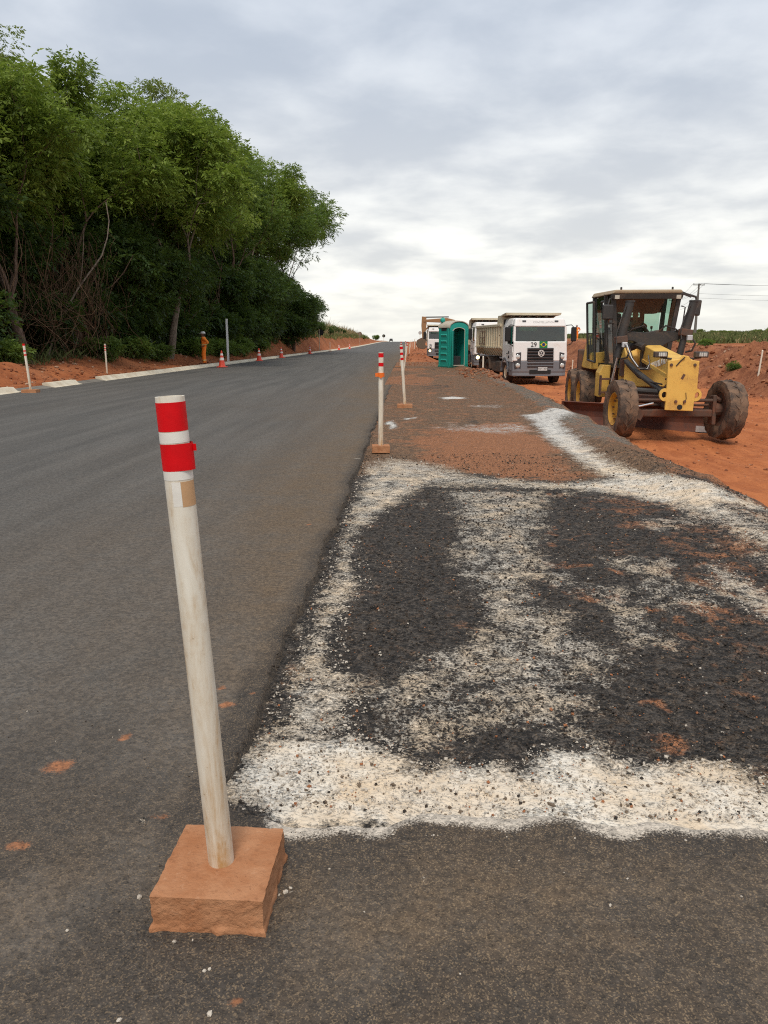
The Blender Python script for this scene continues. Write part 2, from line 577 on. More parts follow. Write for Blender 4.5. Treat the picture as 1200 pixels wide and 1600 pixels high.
def mk_kerb(name, a, b):
    m, t = new_mat(name)
    p = wpos(t)
    n = t.noise(p, 2.2, 6, 0.65); n2 = t.noise(p, 30, 4, 0.6)
    c = t.mix(t.ramp(n, 0.35, 0.68), a, b)
    c = t.mix(t.ramp(n2, 0.6, 0.75, 0, 0.4), c, (0.3, 0.2, 0.13))
    finish(t, c, 0.9, 0, n2, 0.4, 0.006, 0.2)
    return m


M['road'] = mk_road()
M['shoulder'] = mk_shoulder()
M['soil'] = mk_soil()
M['leaf_a'] = mk_leaf('leaf_green', (0.080, 0.125, 0.020), (0.200, 0.285, 0.042), (0.330, 0.400, 0.085), 0.45)
M['leaf_b'] = mk_leaf('leaf_dark', (0.045, 0.085, 0.020), (0.115, 0.190, 0.036), (0.200, 0.275, 0.058), 0.42)
M['leaf_c'] = mk_leaf('leaf_olive', (0.085, 0.110, 0.024), (0.190, 0.230, 0.052), (0.290, 0.310, 0.100), 0.45)
M['leaf_u'] = mk_leaf('leaf_understory_shaded', (0.018, 0.038, 0.010), (0.045, 0.088, 0.019), (0.095, 0.150, 0.034), 0.3)  # leaf colour kept dark, with the shade under the crowns put into it
M['bark'] = mk_bark('bark', (0.075, 0.050, 0.036), (0.20, 0.135, 0.10))
M['bark2'] = mk_bark('grey_bark', (0.12, 0.095, 0.075), (0.28, 0.225, 0.175))
M['vine'] = mk_bark('dry_vine', (0.06, 0.036, 0.021), (0.16, 0.10, 0.062))
M['stone'] = mk_tint('loose_stone', [(0.0, (0.028, 0.024, 0.021)), (0.45, (0.06, 0.05, 0.042)), (0.66, (0.16, 0.12, 0.085)), (0.80, (0.55, 0.49, 0.41)), (0.945, (0.36, 0.14, 0.06))])
M['clod'] = mk_tint('soil_clod', [(0.0, (0.22, 0.075, 0.034)), (0.4, (0.31, 0.115, 0.052)), (0.75, (0.38, 0.17, 0.085)), (0.9, (0.42, 0.27, 0.18))])
M['reed'] = mk_tint('dry_reed', [(0.0, (0.30, 0.22, 0.11)), (0.35, (0.42, 0.32, 0.17)), (0.62, (0.12, 0.14, 0.045)), (0.82, (0.075, 0.11, 0.03))])
M['grass'] = mk_tint('field_grass', [(0.0, (0.085, 0.115, 0.032)), (0.35, (0.13, 0.16, 0.05)), (0.65, (0.19, 0.19, 0.075)), (0.88, (0.36, 0.28, 0.14))])
M['pvc'] = mk_pvc()
M['block'] = mk_block()
M['kerb'] = mk_kerb('pale_kerb_concrete', (0.66, 0.60, 0.48), (0.50, 0.42, 0.31))
M['kerb_grey'] = mk_kerb('grey_kerb_concrete', (0.20, 0.185, 0.16), (0.135, 0.12, 0.105))
M['red_tape'] = plain('red_reflective_tape', (0.66, 0.002, 0.006), 0.55, 0, 0.04, spec=0.2, var=0.25, fine=30)
M['white_tape'] = plain('white_reflective_tape', (0.76, 0.73, 0.67), 0.35, 0, 0.10, (0.55, 0.4, 0.25), 6)
M['tan_tape'] = plain('tan_packing_tape', (0.52, 0.31, 0.16), 0.4, 0, 0.2, (0.62, 0.45, 0.3), 20)
M['paper'] = plain('white_sticker', (0.93, 0.93, 0.92), 0.5)
M['orange'] = plain('orange_plastic', (0.80, 0.16, 0.015), 0.5, 0, 0.1)
M['cone'] = plain('cone_red', (0.72, 0.075, 0.04), 0.5, 0, 0.15)
M['cone_white'] = plain('cone_white_band', (0.78, 0.74, 0.70), 0.4, 0, 0.1)
M['black_rubber'] = plain('black_rubber', (0.028, 0.026, 0.025), 0.8, 0, 0.35)
M['tyre'] = plain('dusty_tyre', (0.035, 0.030, 0.027), 0.85, 0, 0.75, (0.24, 0.145, 0.09), 4.0)
M['tyre_truck'] = plain('truck_tyre', (0.030, 0.028, 0.026), 0.85, 0, 0.5, (0.14, 0.075, 0.045), 4.0)
M['yellow'] = plain_chipped('worn_yellow_paint', (0.74, 0.46, 0.105), 0.55, 0, 0.34, (0.36, 0.19, 0.075), 2.6, 0.3)
M['yellow_rim'] = plain('dirty_yellow_rim', (0.58, 0.30, 0.035), 0.5, 0, 0.42, (0.24, 0.11, 0.05), 4)
M['charcoal'] = plain('charcoal_metal', (0.038, 0.036, 0.035), 0.5, 0, 0.42, (0.13, 0.088, 0.062), 3)
M['dark'] = plain('dark_interior', (0.018, 0.018, 0.018), 0.8)
M['grime'] = plain('soil_caked_steel', (0.085, 0.058, 0.045), 0.8, 0, 0.65, (0.20, 0.075, 0.04), 5)
M['blade'] = plain('soil_polished_blade', (0.085, 0.035, 0.025), 0.7, 0.0, 0.7, (0.17, 0.055, 0.030), 4)
M['chrome'] = plain('chrome_rod', (0.75, 0.75, 0.75), 0.18, 0.9)
M['steel'] = plain('galvanised_steel', (0.55, 0.56, 0.57), 0.45, 0.4, 0.05)
M['roof_tan'] = plain('dusty_tan_roof', (0.42, 0.33, 0.22), 0.8, 0, 0.4, (0.34, 0.22, 0.14))
M['truck_white'] = plain('truck_white_paint', (0.78, 0.77, 0.75), 0.35, 0, 0.16, (0.52, 0.38, 0.27), 1.6, 0.05)
M['truck_grey'] = plain('truck_grey_bumper', (0.17, 0.18, 0.20), 0.5, 0, 0.32, (0.24, 0.17, 0.12), 2.0)
M['truck_dark'] = plain('truck_dark_plastic', (0.05, 0.05, 0.055), 0.5, 0, 0.25, (0.2, 0.13, 0.09))
M['cream'] = plain('cream_dump_body', (0.66, 0.575, 0.42), 0.55, 0, 0.36, (0.38, 0.27, 0.17), 1.3, 0.12)
M['chassis'] = plain('dusty_chassis', (0.06, 0.05, 0.045), 0.8, 0, 0.6, (0.18, 0.11, 0.07))
M['lens'] = plain('lamp_lens', (0.62, 0.63, 0.60), 0.12, 0.3)
M['lamp_on'] = emit_mat('lit_headlamp', (1.0, 0.80, 0.42, 1), 3.0)
M['glass'] = glass_mat('green_cab_glass', (0.60, 0.76, 0.68), 0.10, 0.03, 0.05)
M['glass_dark'] = glass_mat('windscreen_glass', (0.40, 0.50, 0.47), 0.12, 0.03, 0.05)
M['mirror'] = plain('mirror_face', (0.5, 0.52, 0.54), 0.05, 0.9)
M['teal'] = plain('teal_plastic', (0.016, 0.33, 0.265), 0.5, 0, 0.15, (0.13, 0.23, 0.19), 2.2, 0.12)
M['teal_dark'] = plain('teal_plastic_inside', (0.012, 0.20, 0.155), 0.6, 0, 0.2, (0.08, 0.12, 0.1))
M['fibre'] = plain('weathered_roof_plastic', (0.50, 0.46, 0.38), 0.7, 0, 0.3, (0.4, 0.29, 0.2))
M['hivis'] = plain('orange_workwear', (1.0, 0.23, 0.02), 0.8)
M['hivis_y'] = plain('yellow_orange_shirt', (1.0, 0.27, 0.03), 0.8)
M['reflect'] = plain('reflective_strip', (0.85, 0.60, 0.22), 0.4)
M['skin'] = plain('skin', (0.25, 0.12, 0.07), 0.6)
M['hair'] = plain('hair', (0.03, 0.02, 0.015), 0.8)
M['boot'] = plain('work_boot', (0.10, 0.045, 0.025), 0.8)
M['hat'] = plain('white_cap', (0.75, 0.73, 0.70), 0.5)
M['olive'] = plain('olive_shirt', (0.10, 0.10, 0.07), 0.85)
M['wood'] = plain('weathered_wood', (0.50, 0.42, 0.31), 0.85, 0, 0.2)
M['stake'] = plain('white_stake', (0.70, 0.63, 0.52), 0.7, 0, 0.2, (0.45, 0.28, 0.16), 8)
M['pole'] = plain('concrete_pole', (0.16, 0.14, 0.125), 0.85)
M['wire'] = plain('wire', (0.05, 0.05, 0.05), 0.6)
M['excav'] = plain('orange_brown_excavator', (0.36, 0.19, 0.085), 0.55, 0, 0.3, (0.20, 0.12, 0.075))
M['bucket'] = plain('bucket_steel', (0.16, 0.125, 0.09), 0.7, 0.1, 0.5)
M['flag_green'] = plain('flag_green', (0.01, 0.19, 0.06), 0.7)
M['flag_yellow'] = plain('flag_yellow', (0.75, 0.58, 0.03), 0.7)
M['flag_blue'] = plain('flag_blue', (0.015, 0.03, 0.17), 0.7)
M['ink'] = plain('black_lettering', (0.03, 0.03, 0.03), 0.6)
M['ink_white'] = plain('white_lettering', (0.72, 0.70, 0.66), 0.6)
M['ink_grey'] = plain('grey_lettering', (0.42, 0.41, 0.40), 0.6)
M['plate'] = plain('number_plate', (0.62, 0.62, 0.60), 0.5)

# ------------------------------------------------------------------ terrain
def road_z(Y):
    Y = np.asarray(Y, float)
    return 0.84 * sstep(110, 330, Y) - np.where(Y > 345, (Y - 345) ** 2 * 2.2e-5, 0)


def xr(Y):
    """right edge of the raised strip"""
    Y = np.asarray(Y, float)
    return np.interp(Y, [-5, 6, 8, 10.6, 13, 16, 21, 25, 33, 37, 50], [2.9, 2.93, 3.0, 3.03, 3.12, 3.2, 3.29, 3.26, 3.05, 2.95, 2.8]) + (fbm(Y * 0.9, Y * 0, 5, 3) - .5) * 0.28


def pit_z(Y):
    return np.interp(Y, [0, 17, 34.5, 60, 76, 100, 140], [-0.82, -0.80, -0.55, -0.40, -0.36, 0.05, 0.5])


def bank_x(Y):
    return np.interp(Y, [0, 20, 30, 46, 70, 120], [19, 15.2, 12.9, 9.9, 9.0, 8.0]) + (fbm(Y * 0.35, Y * 0 + 3, 9, 3) - .5) * 1.6


def gz(X, Y, full=False):
    X = np.asarray(X, float); Y = np.asarray(Y, float)
    rz = road_z(Y)
    # left verge, mound by the kerb and cut bank
    d = -10.72 - X
    n1 = fbm(X * 0.8, Y * 0.8, 1, 4); n2 = fbm(X * 0.22, Y * 0.22, 2, 3); n3 = fbm(X * 3.1, Y * 3.1, 3, 4)
    amp = 1.75 * sstep(52, 92, Y) * (1 - 0.95 * sstep(190, 335, Y))
    left = rz + 0.09 + 0.60 * sstep(0.4, 3.4, d) * (1 - sstep(60, 100, Y) * .5) + amp * sstep(0.7, 2.5, d) * (0.8 + 0.4 * n2) \
        + sstep(0.1, 1.0, d) * ((n1 - .5) * 0.30 + (n3 - .5) * 0.05) \
        + 0.42 * np.exp(-((X + 12.2) / 0.9) ** 2 - ((Y - 22.5) / 2.6) ** 2) + 0.28 * np.exp(-((X + 12.0) / 0.7) ** 2 - ((Y - 27.5) / 1.3) ** 2) \
        + 0.9 * sstep(8, 40, d) * (1 - 0.9 * sstep(150, 400, Y))
    # right: worked pit, rough bank, field rising gently
    pz = pit_z(Y)
    bx = bank_x(Y)
    e = X - bx
    pit = pz + (n1 - .5) * 0.15 + (fbm(X * 4.2, Y * 1.6, 17, 3) - .5) * 0.07 + (fbm(X * 1.6, Y * 0.25, 7, 3) - .5) * 0.07
    btop = np.interp(Y, [0, 30, 45, 70, 110], [1.15, 1.02, 1.0, 1.15, 1.5])
    rough = sstep(-0.6, 0.8, e) * (1 - sstep(3.5, 6.5, e) * .75)
    f2 = fbm(X * 0.62, Y * 0.62, 11, 4); f3 = fbm(X * 2.4, Y * 2.4, 13, 4)
    ridge = 1 - np.abs(2 * fbm(X * 1.1 + Y * .35, Y * 1.1, 15, 3) - 1)
    bank = pz + (btop - pz) * (0.42 * sstep(-0.3, 1.1, e) + 0.58 * sstep(1.7, 3.6, e)) + rough * ((f2 - .5) * 0.85 + (f3 - .5) * 0.40 + (ridge - .7) * 0.35)
    field = 1.15 * sstep(20, 130, e) + 0.9 * sstep(60, 200, Y) * sstep(2, 40, e) - 3.0 * sstep(350, 900, Y)
    right = np.where(e < -0.6, pit, np.maximum(bank, pit)) + np.maximum(field, -3)
    # red heaps beyond the raised strip
    heap = 0.75 * np.exp(-((X - 0.55) / 0.75) ** 2 - ((Y - 56) / 4.5) ** 2) + 0.25 * np.exp(-((X - 0.4) / 0.8) ** 2 - ((Y - 50.5) / 2.0) ** 2) \
        + 0.7 * np.exp(-((X - 1.2) / 1.1) ** 2 - ((Y - 95) / 9.0) ** 2) + 0.45 * np.exp(-((X - 0.7) / 0.6) ** 2 - ((Y - 70) / 6.0) ** 2)
    far = sstep(44, 50, Y)
    strip = -0.32 + far * (0.27 + rz + heap * (0.8 + 0.5 * n1))
    strip = np.where(X < -0.5, -0.32 + rz, strip)
    sw = sstep(-0.2, 0.75, X - xr(Y) - 0.08) * (1 - far) + far * sstep(1.0, 1.9, X)
    mid = strip * (1 - sw) + right * sw
    z = np.where(X < -10.66, left, mid)
    if not full: return z
    pitm = sstep(2.6, 3.6, X) * (1 - sstep(-1.2, 0.2, e))
    bankm = sstep(-0.9, 0.4, e) * (1 - sstep(4.0, 8.0, e))
    hum = sstep(2.6, 4.2, d) * (1 - sstep(85, 115, Y))
    green = np.maximum(sstep(7, 24, e + 8 * (n2 - .5)) * sstep(50, 110, Y), sstep(2.6, 3.6, d) * sstep(70, 110, Y))
    return z, pitm, bankm, hum, green


def gzf(x, y):
    return float(gz(np.array([x]), np.array([y]))[0])


def axis_list(segs):
    out = []
    for a, b, s in segs:
        out += list(np.arange(a, b, s))
    return np.array(out + [segs[-1][1]])


gx = axis_list([(-900, -200, 140), (-200, -60, 20), (-60, -24, 4), (-24, -16, 0.8), (-16, -10.5, 0.16), (-10.5, 2.4, 1.29), (2.4, 18.5, 0.125), (18.5, 40, 0.7), (40, 120, 8), (120, 1000, 80)])
gy = [-40, -25, -15, -8]
y = -4.0
while y < 2600:
    gy.append(y)
    y += 0.45 if y < 11 else y * (0.0085 if y < 48 else 0.011 if y < 120 else 0.035)
gy = np.array(gy)
GX, GY = np.meshgrid(gx, gy)
Z, pm, bm_, hm, gm = gz(GX.ravel(), GY.ravel(), True)
me = fast_mesh('ground', np.stack([GX.ravel(), GY.ravel(), Z], 1), grid_faces(len(gy), len(gx)), True,
               {'pit': pm, 'bank': bm_, 'humus': hm, 'green': gm})
tag(link('ground', me, M['soil']), kind='structure')

# ------------------------------------------------------------------ road with the paved apron in the foreground
EDGE = -0.567


def edge_x(Y):
    Y = np.asarray(Y, float)
    return EDGE + (fbm(Y * 2.3, Y * 0, 21, 4) - .5) * 0.085 + (fbm(Y * 14, Y * 0, 22, 2) - .5) * 0.02 - 0.22 * np.exp(-((Y - 43) / 7) ** 2)


def apron_edge(X):
    return np.interp(X, [-0.6, -0.5, -0.34, -0.06, 0.08, 0.31, 0.58, 1.02, 3, 9], [2.03, 2.0, 1.93, 1.94, 2.0, 1.99, 1.96, 1.95, 1.9, 1.95]) + (fbm(X * 7, X * 0, 31, 3) - .5) * 0.05 + (fbm(X * 40, X * 0, 32, 3) - .5) * 0.03


yy = [-12, -6, -3, -1.5, -0.5, 0.2]
y = 0.7
while y < 900:
    yy.append(y); y += max(0.022, y * 0.012)
yy = np.array(yy)
us = np.concatenate([np.linspace(0, 0.70, 34)[:-1], np.linspace(0.70, 1, 72)])
ex = edge_x(yy)
XX = -10.42 + us[None, :] * (ex[:, None] + 10.42)
YY = np.repeat(yy[:, None], len(us), 1)
ZZ = road_z(YY) + 0.0
sk = np.stack([ex + 0.006, ex + 0.016, ex + 0.040], 1)
sky_ = np.repeat(yy[:, None], 3, 1)
ragg = (fbm(sky_ * 18, sk * 30, 33, 3) - .5)
skz = np.stack([-0.012 + 0 * ex, -0.034 + 0 * ex, -0.085 + 0 * ex], 1) + ragg * 0.012 + road_z(sky_)
XX = np.concatenate([XX, sk], 1); YY = np.concatenate([YY, sky_], 1); ZZ = np.concatenate([ZZ, skz], 1)
nc = XX.shape[1]
V1 = np.stack([XX.ravel(), YY.ravel(), ZZ.ravel()], 1)
F1 = grid_faces(len(yy), nc)
ax = np.concatenate([np.linspace(EDGE - 0.05, 2.5, 95), np.linspace(2.7, 9, 12)])
at_ = np.concatenate([np.linspace(-12, 0.4, 6)[:-1], np.linspace(0.4, 2.0, 60)])
AX, AT = np.meshgrid(ax, at_)
ae = apron_edge(ax)[None, :]
AY = np.where(AT > 0.4, 0.4 + (AT - 0.4) / 1.6 * (ae - 0.4), AT)
AZ = np.full(AX.shape, 0.0012)
AX = np.concatenate([AX, ax[None, :], ax[None, :]], 0)
AY = np.concatenate([AY, ae + 0.02, ae + 0.05], 0)
AZ = np.concatenate([AZ, np.full(ae.shape, -0.012), np.where(ax > 2.7, -0.95, -0.05)[None, :]], 0)
V2 = np.stack([AX.ravel(), AY.ravel(), AZ.ravel()], 1)
F2 = grid_faces(AX.shape[0], AX.shape[1], len(V1))
V = np.concatenate([V1, V2]); F = np.concatenate([F1, F2])
X, Y = V[:, 0], V[:, 1]
fin = np.clip((Y - 0.3) / 2, 0, 1) * (1 - sstep(15, 45, Y))
V[:, 2] += (fbm(X * 22, Y * 22, 41, 3) - .5) * 0.004 * (Y < 9)
ed = EDGE - X
foreg = 1 - sstep(1.5, 3.2, Y)
dust = 1.0 * np.exp(-np.clip(ed, 0, 99) / 1.25) * (0.55 + 0.9 * (fbm(X * 0.8, Y * 0.25, 43, 4) - .3)) + 0.16 * fbm(X * 0.5, Y * 0.12, 44, 3)
dust = np.maximum(dust, foreg * (0.35 + 0.65 * fbm(X * 2.0, Y * 2.0, 45, 4)))
dust += 0.95 * np.exp(-np.clip(ed, 0, 99) / 0.9) * sstep(2.5, 5, Y) * (1 - sstep(40, 80, Y)) * fbm(X * 1.5, Y * 0.5, 42, 4)
dust += 0.55 * np.exp(-((X + 1.2) / 0.9) ** 2) * sstep(14, 30, Y) * (1 - sstep(60, 110, Y)) * fbm(X * 1.2, Y * 0.3, 46, 3)
dust = np.clip(dust * 1.1, 0, 1)
fresh = foreg * sstep(0.42, 0.62, fbm(X * 1.7 + 4, Y * 1.7, 47, 4)) * 0.85
fresh = np.maximum(fresh, (X > EDGE - 0.1) * (Y < 3) * sstep(-0.45, -0.02, Y - np.interp(X, ax, apron_edge(ax))) * 1.0)
fresh = np.maximum(fresh, sstep(-0.09 - 0.06 * fbm(X * 0, Y * 3, 48, 3), -0.01, X - np.interp(Y, yy, ex)) * (Y > 1.9) * 1.0)
red = np.zeros(len(X))
for (sx_, sy_, ra) in [(-1.13, 2.22, .055), (-1.10, 2.23, .03), (-0.98, 2.41, .025), (-0.8, 2.35, .018), (-0.68, 2.67, .035), (-0.58, 2.41, .022), (-0.72, 1.96, .025), (-0.36, 1.33, .016),
                      (-1.06, 1.82, .03), (-0.60, 2.76, .02), (-0.74, 2.81, .03), (-0.75, 5.6, .03)]:
    red = np.maximum(red, 0.95 * np.exp(-(((X - sx_) / ra) ** 2 + ((Y - sy_) / (ra * 0.9)) ** 2) * 0.7))
white = np.zeros(len(X))
for (sx_, sy_, ra) in [(-2.6, 7.08, .05), (-2.7, 7.1, .03), (-1.66, 3.53, .05), (-1.47, 2.78, .04), (-0.29, 1.66, .022), (-0.31, 1.685, .015), (0.42, 1.67, .02), (0.05, 1.72, .03), (-3.4, 5.2, .05), (-2.2, 5.5, .03), (-0.62, 5.05, .05), (-0.60, 8.9, .10), (-0.66, 9.6, .08)]:
    white = np.maximum(white, 0.62 * np.exp(-(((X - sx_) / ra) ** 2 + ((Y - sy_) / (ra * 0.8)) ** 2)))
an_ = (np.arange(len(X)) >= len(V1)) * sstep(-0.50, -0.36, X)
white = np.maximum(white, an_ * 0.72 * sstep(-0.13, 0.0, Y - np.interp(X, ax, apron_edge(ax))) * (0.5 + fbm(X * 9, Y * 9, 49, 3)))
me = fast_mesh('road', V, F, True, {'dust': dust, 'fresh': fresh, 'red': red, 'white': white})
tag(link('road', me, M['road']), kind='structure')

# ------------------------------------------------------------------ raised strip: milled asphalt, lime and soil
PATCH = {
 'near': [(-0.55, 2.16), (-0.5, 2.05), (-0.44, 1.99), (-0.25, 1.90), (-0.08, 1.90), (0.05, 1.90), (0.22, 1.90), (0.41, 1.90), (0.6, 1.90), (0.8, 1.90), (0.92, 1.90), (1.04, 1.9), (2.6, 1.87), (2.6, 2.19), (1.16, 2.25), (1.06, 2.35), (0.9, 2.32), (0.75, 2.33), (0.63, 2.45), (0.48, 2.46), (0.37, 2.32), (0.16, 2.31), (0.01, 2.33), (-0.1, 2.48), (-0.23, 2.5), (-0.35, 2.56), (-0.52, 2.43)],
 'left': [(-0.52, 2.43), (-0.52, 2.9), (-0.5, 3.74), (-0.5, 4.95), (-0.5, 7.17), (-0.51, 8.83), (0.24, 7.68), (-0.24, 6.03), (-0.37, 5.31), (-0.22, 4.27), (-0.32, 3.88), (-0.32, 3.44), (-0.27, 3.03), (-0.17, 2.91), (-0.16, 2.61), (-0.23, 2.5), (-0.34, 2.5)],
 'mid': [(0.31, 7.2), (1.37, 7.23), (1.11, 5.77), (0.81, 4.58), (0.79, 3.99), (0.88, 3.66), (1.02, 3.27), (1.05, 3.12), (0.74, 2.94), (0.71, 2.63), (0.75, 2.44), (0.48, 2.43), (0.41, 2.62), (0.36, 2.77), (0.3, 2.84), (0.15, 2.76), (0.14, 2.92), (0.05, 3.04), (-0.12, 2.99), (-0.05, 3.13), (0.22, 3.35), (0.33, 3.77), (0.26, 4.13), (0.2, 4.56), (0.28, 5.74)],
 'band2': [(-0.51, 8.83), (-0.26, 9.26), (0.27, 8.86), (0.76, 7.96), (1.53, 7.59), (1.99, 7.87), (2.65, 7.51), (2.67, 6.47), (2.6, 5.47), (2.64, 4.64), (2.44, 4.28), (2.37, 4.95), (2.33, 5.59), (2.23, 6.28), (2.05, 6.93), (1.49, 7.19), (0.87, 7.31), (0.23, 7.38), (-0.47, 7.41)],
 'strip': [(2.06, 14.55), (2.74, 15.13), (3.17, 15.14), (3.01, 13.94), (2.58, 12.95), (2.46, 11.32), (2.35, 9.58), (2.37, 8.3), (2.71, 7.46), (2.96, 6.34), (2.82, 6.03), (2.4, 6.26), (2.1, 6.66), (1.87, 7.29), (1.51, 7.42), (2.01, 7.86), (1.96, 8.75), (1.94, 9.87), (1.96, 11.3), (2.09, 13.49)],
 'right': [(1.84, 4.71), (1.99, 4.81), (2.02, 4.18), (2.02, 3.69), (1.88, 3.4), (1.81, 3.72), (1.76, 4.02), (1.73, 4.34)],
 'faint': [(0.29, 12.62), (1.93, 13.2), (2.07, 11.95), (1.49, 11.49), (0.6, 12.04)],
 'red': [(-0.13, 10.47), (0.29, 12.62), (1.95, 13.32), (2.03, 11.1), (1.89, 8.63), (1.98, 7.96), (1.54, 7.61), (0.89, 7.82), (0.39, 8.46), (0.13, 8.95)],
 'spot': [(0.71, 18.84), (1.11, 19.32), (1.46, 18.87), (1.22, 18.32), (0.82, 18.3)],
 'spot2': [(-0.43, 13.13), (-0.29, 13.59), (-0.16, 12.6), (-0.29, 12.2)],
 'spot3': [(-0.11, 14.02), (0.14, 14.36), (0.13, 13.97), (-0.05, 13.6)],
 'dark': [(-0.37, 5.18), (-0.24, 6.03), (0.09, 6.57), (0.3, 5.74), (0.21, 4.65), (0.33, 3.98), (0.29, 3.52), (0.09, 3.24), (-0.18, 3.04), (-0.28, 3.08), (-0.32, 3.5), (-0.28, 3.96)],
}


def strip_z(X, Y):
    b = np.interp(Y, [0, 2.0, 2.5, 12, 25, 38, 50], [-0.006, -0.006, -0.036, -0.03, 0.0, 0.05, 0.05])
    z = b + (fbm(X * 0.9, Y * 0.6, 51, 3) - .5) * 0.05 * sstep(2, 6, Y)
    wind = np.exp(-((X - xr(Y) + 0.35) / 0.28) ** 2)
    z = z + wind * (0.05 + 0.10 * fbm(X * 2.2, Y * 1.3, 52, 4)) * sstep(3, 7, Y)
    z = z + 0.17 * np.exp(-((X - 2.9) / .55) ** 2 - ((Y - 29.5) / 2.2) ** 2) * (0.5 + fbm(X * 3, Y * 3, 53, 3)) + 0.07 * np.exp(-((X - 2.3) / .6) ** 2 - ((Y - 33) / 1.6) ** 2)
    return z


rows = []
y = 1.84
while y < 49:
    rows.append(y); y += max(0.013, y * 0.0068)
rows = np.array(rows)
cu = np.linspace(0, 1, 300)
xre = xr(rows)
XX = (EDGE - 0.20) + cu[None, :] * (xre - EDGE + 0.20)[:, None]
YY = np.repeat(rows[:, None], len(cu), 1)
skx = np.stack([xre + 0.12, xre + 0.26, xre + 0.42, xre + 0.62, xre + 0.9], 1)
skY = np.repeat(rows[:, None], 5, 1)
rg = fbm(skx * 3.0, skY * 3.0, 55, 4)
skx = skx + (rg - .5) * 0.16
XX = np.concatenate([XX, skx], 1); YY = np.concatenate([YY, skY], 1)
X, Y = XX.ravel(), YY.ravel()
Zs = strip_z(X, Y)
ns = len(cu)
Zs = Zs.reshape(len(rows), -1)
zl = Zs[:, ns - 1]
tz = gz(skx.ravel(), skY.ravel()).reshape(skx.shape)
for j, f in enumerate((0.10, 0.32, 0.60, 0.9, 1.05)):
    Zs[:, ns + j] = zl * (1 - f) + (tz[:, j] - 0.03) * f + (rg[:, j] - .5) * 0.10
Zs = Zs.ravel()
jit = (fbm(X * 1.1, Y * 0.8, 61, 4) - .5)
xj = X + (fbm(X * 6, Y * 6, 62, 3) - .5) * 0.14
yj = Y + (fbm(X * 6 + 9, Y * 6, 63, 3) - .5) * 0.22


def patch(nm, dens, soft):
    s = poly_sd(xj, yj, PATCH[nm])
    return dens * sstep(soft, -soft, s)


W = np.maximum.reduce([patch('near', 1.05, 0.14), patch('left', 0.68, 0.16), patch('mid', 0.58, 0.24), patch('band2', 0.84, 0.35) * (0.80 + 0.20 * sstep(0.9, 1.8, X)), patch('strip', 0.86, 0.22), patch('right', 0.62, 0.14), patch('faint', 0.50, 0.3), patch('spot', 0.95, 0.12), patch('spot2', 0.9, 0.1), patch('spot3', 0.9, 0.1)])
W = np.maximum(W, 0.50 * (Y < 7.5) * sstep(0.44, 0.66, fbm(X * 2.6 + 3, Y * 1.7, 64, 5)))
W = W - patch('dark', 0.28, 0.12)
W = np.maximum(W, 0.44 * (Y > 7.5) * (Y < 17) * sstep(0.55, 0.72, fbm(X * 1.3 + 5, Y * 0.55, 75, 5)))
W = np.clip(W, 0.03, 1)
Rd = patch('red', 0.92, 0.55) * (0.55 + 0.9 * fbm(X * 1.6, Y * 1.0, 69, 4))
Rd = np.maximum(Rd, 0.72 * sstep(12, 17, Y) * sstep(0.45, 0.65, fbm(X * 0.6, Y * 0.22, 65, 4)))
Rd = np.maximum(Rd, 0.55 * sstep(2.2, 2.9, X - 0.0) * sstep(5.5, 6.5, Y) * (1 - sstep(9.5, 12.5, Y)))
Rd = np.maximum(Rd, 0.50 * sstep(24, 34, Y) * sstep(1.2, 2.4, X))
Rd = np.maximum(Rd, 0.62 * sstep(35, 42, Y))
Rd = np.maximum(Rd, 0.25 + 0.22 * sstep(1.0, 2.0, X) * (Y < 7) + 0.20 * sstep(8, 11, Y))
Rd = np.maximum(Rd, 0.58 * (Y < 7.5) * sstep(0.60, 0.72, fbm(X * 5.3 + 7, Y * 3.6, 74, 4)) * (0.35 + 0.65 * sstep(0.0, 1.2, X)))
cu_far = sstep(0.02, 0.25, X - np.repeat(xre, XX.shape[1]))
G = 0.85 * sstep(-0.75, -0.35, X - np.repeat(xre, XX.shape[1])) * sstep(9, 11, Y) * (1 - sstep(24, 32, Y)) * (1 - 0.8 * cu_far)
Rd = np.maximum(Rd, 0.9 * cu_far)
W = np.where(cu_far > 0.3, 0.0, W)
S = np.clip(sstep(6.8, 9.0, Y) * (0.35 + 0.9 * fbm(X * .7, Y * .3, 68, 4)) + 0.22 * (X > 1.2), 0, 1)
cool = sstep(8, 13, Y) * 0.8
lump = (fbm(X * 34, Y * 34, 66, 2) - .5) * 0.016 + (fbm(X * 12, Y * 12, 67, 3) - .5) * 0.020
Zs = Zs + lump * np.where(W > 0.5, 0.55, 1.0) * (1 - 0.55 * sstep(7, 9, Y)) * (1 + 0.8 * cu_far)
me = fast_mesh('dirt_strip', np.stack([X, Y, Zs], 1), grid_faces(len(rows), XX.shape[1]), True,
               {'white': W, 'red': Rd, 'grey': G, 'soil': S, 'cool': cool})
tag(link('dirt_strip', me, M['shoulder']), kind='structure')


# ------------------------------------------------------------------ loose stones and clods (nobody could count them)
def ico():
    bm = bmesh.new()
    bmesh.ops.create_icosphere(bm, subdivisions=1, radius=1)
    V = np.array([v.co[:] for v in bm.verts]); F = np.array([[v.index for v in f.verts] for f in bm.faces])
    bm.free()
    return V, F


ICOV, ICOF = ico()


OCT_V = np.array([(1, 0, 0), (-1, 0, 0), (0, 1, 0), (0, -1, 0), (0, 0, 1), (0, 0, -1)], float)
OCT_F = np.array([(0, 2, 4), (2, 1, 4), (1, 3, 4), (3, 0, 4), (2, 0, 5), (1, 2, 5), (3, 1, 5), (0, 3, 5)])


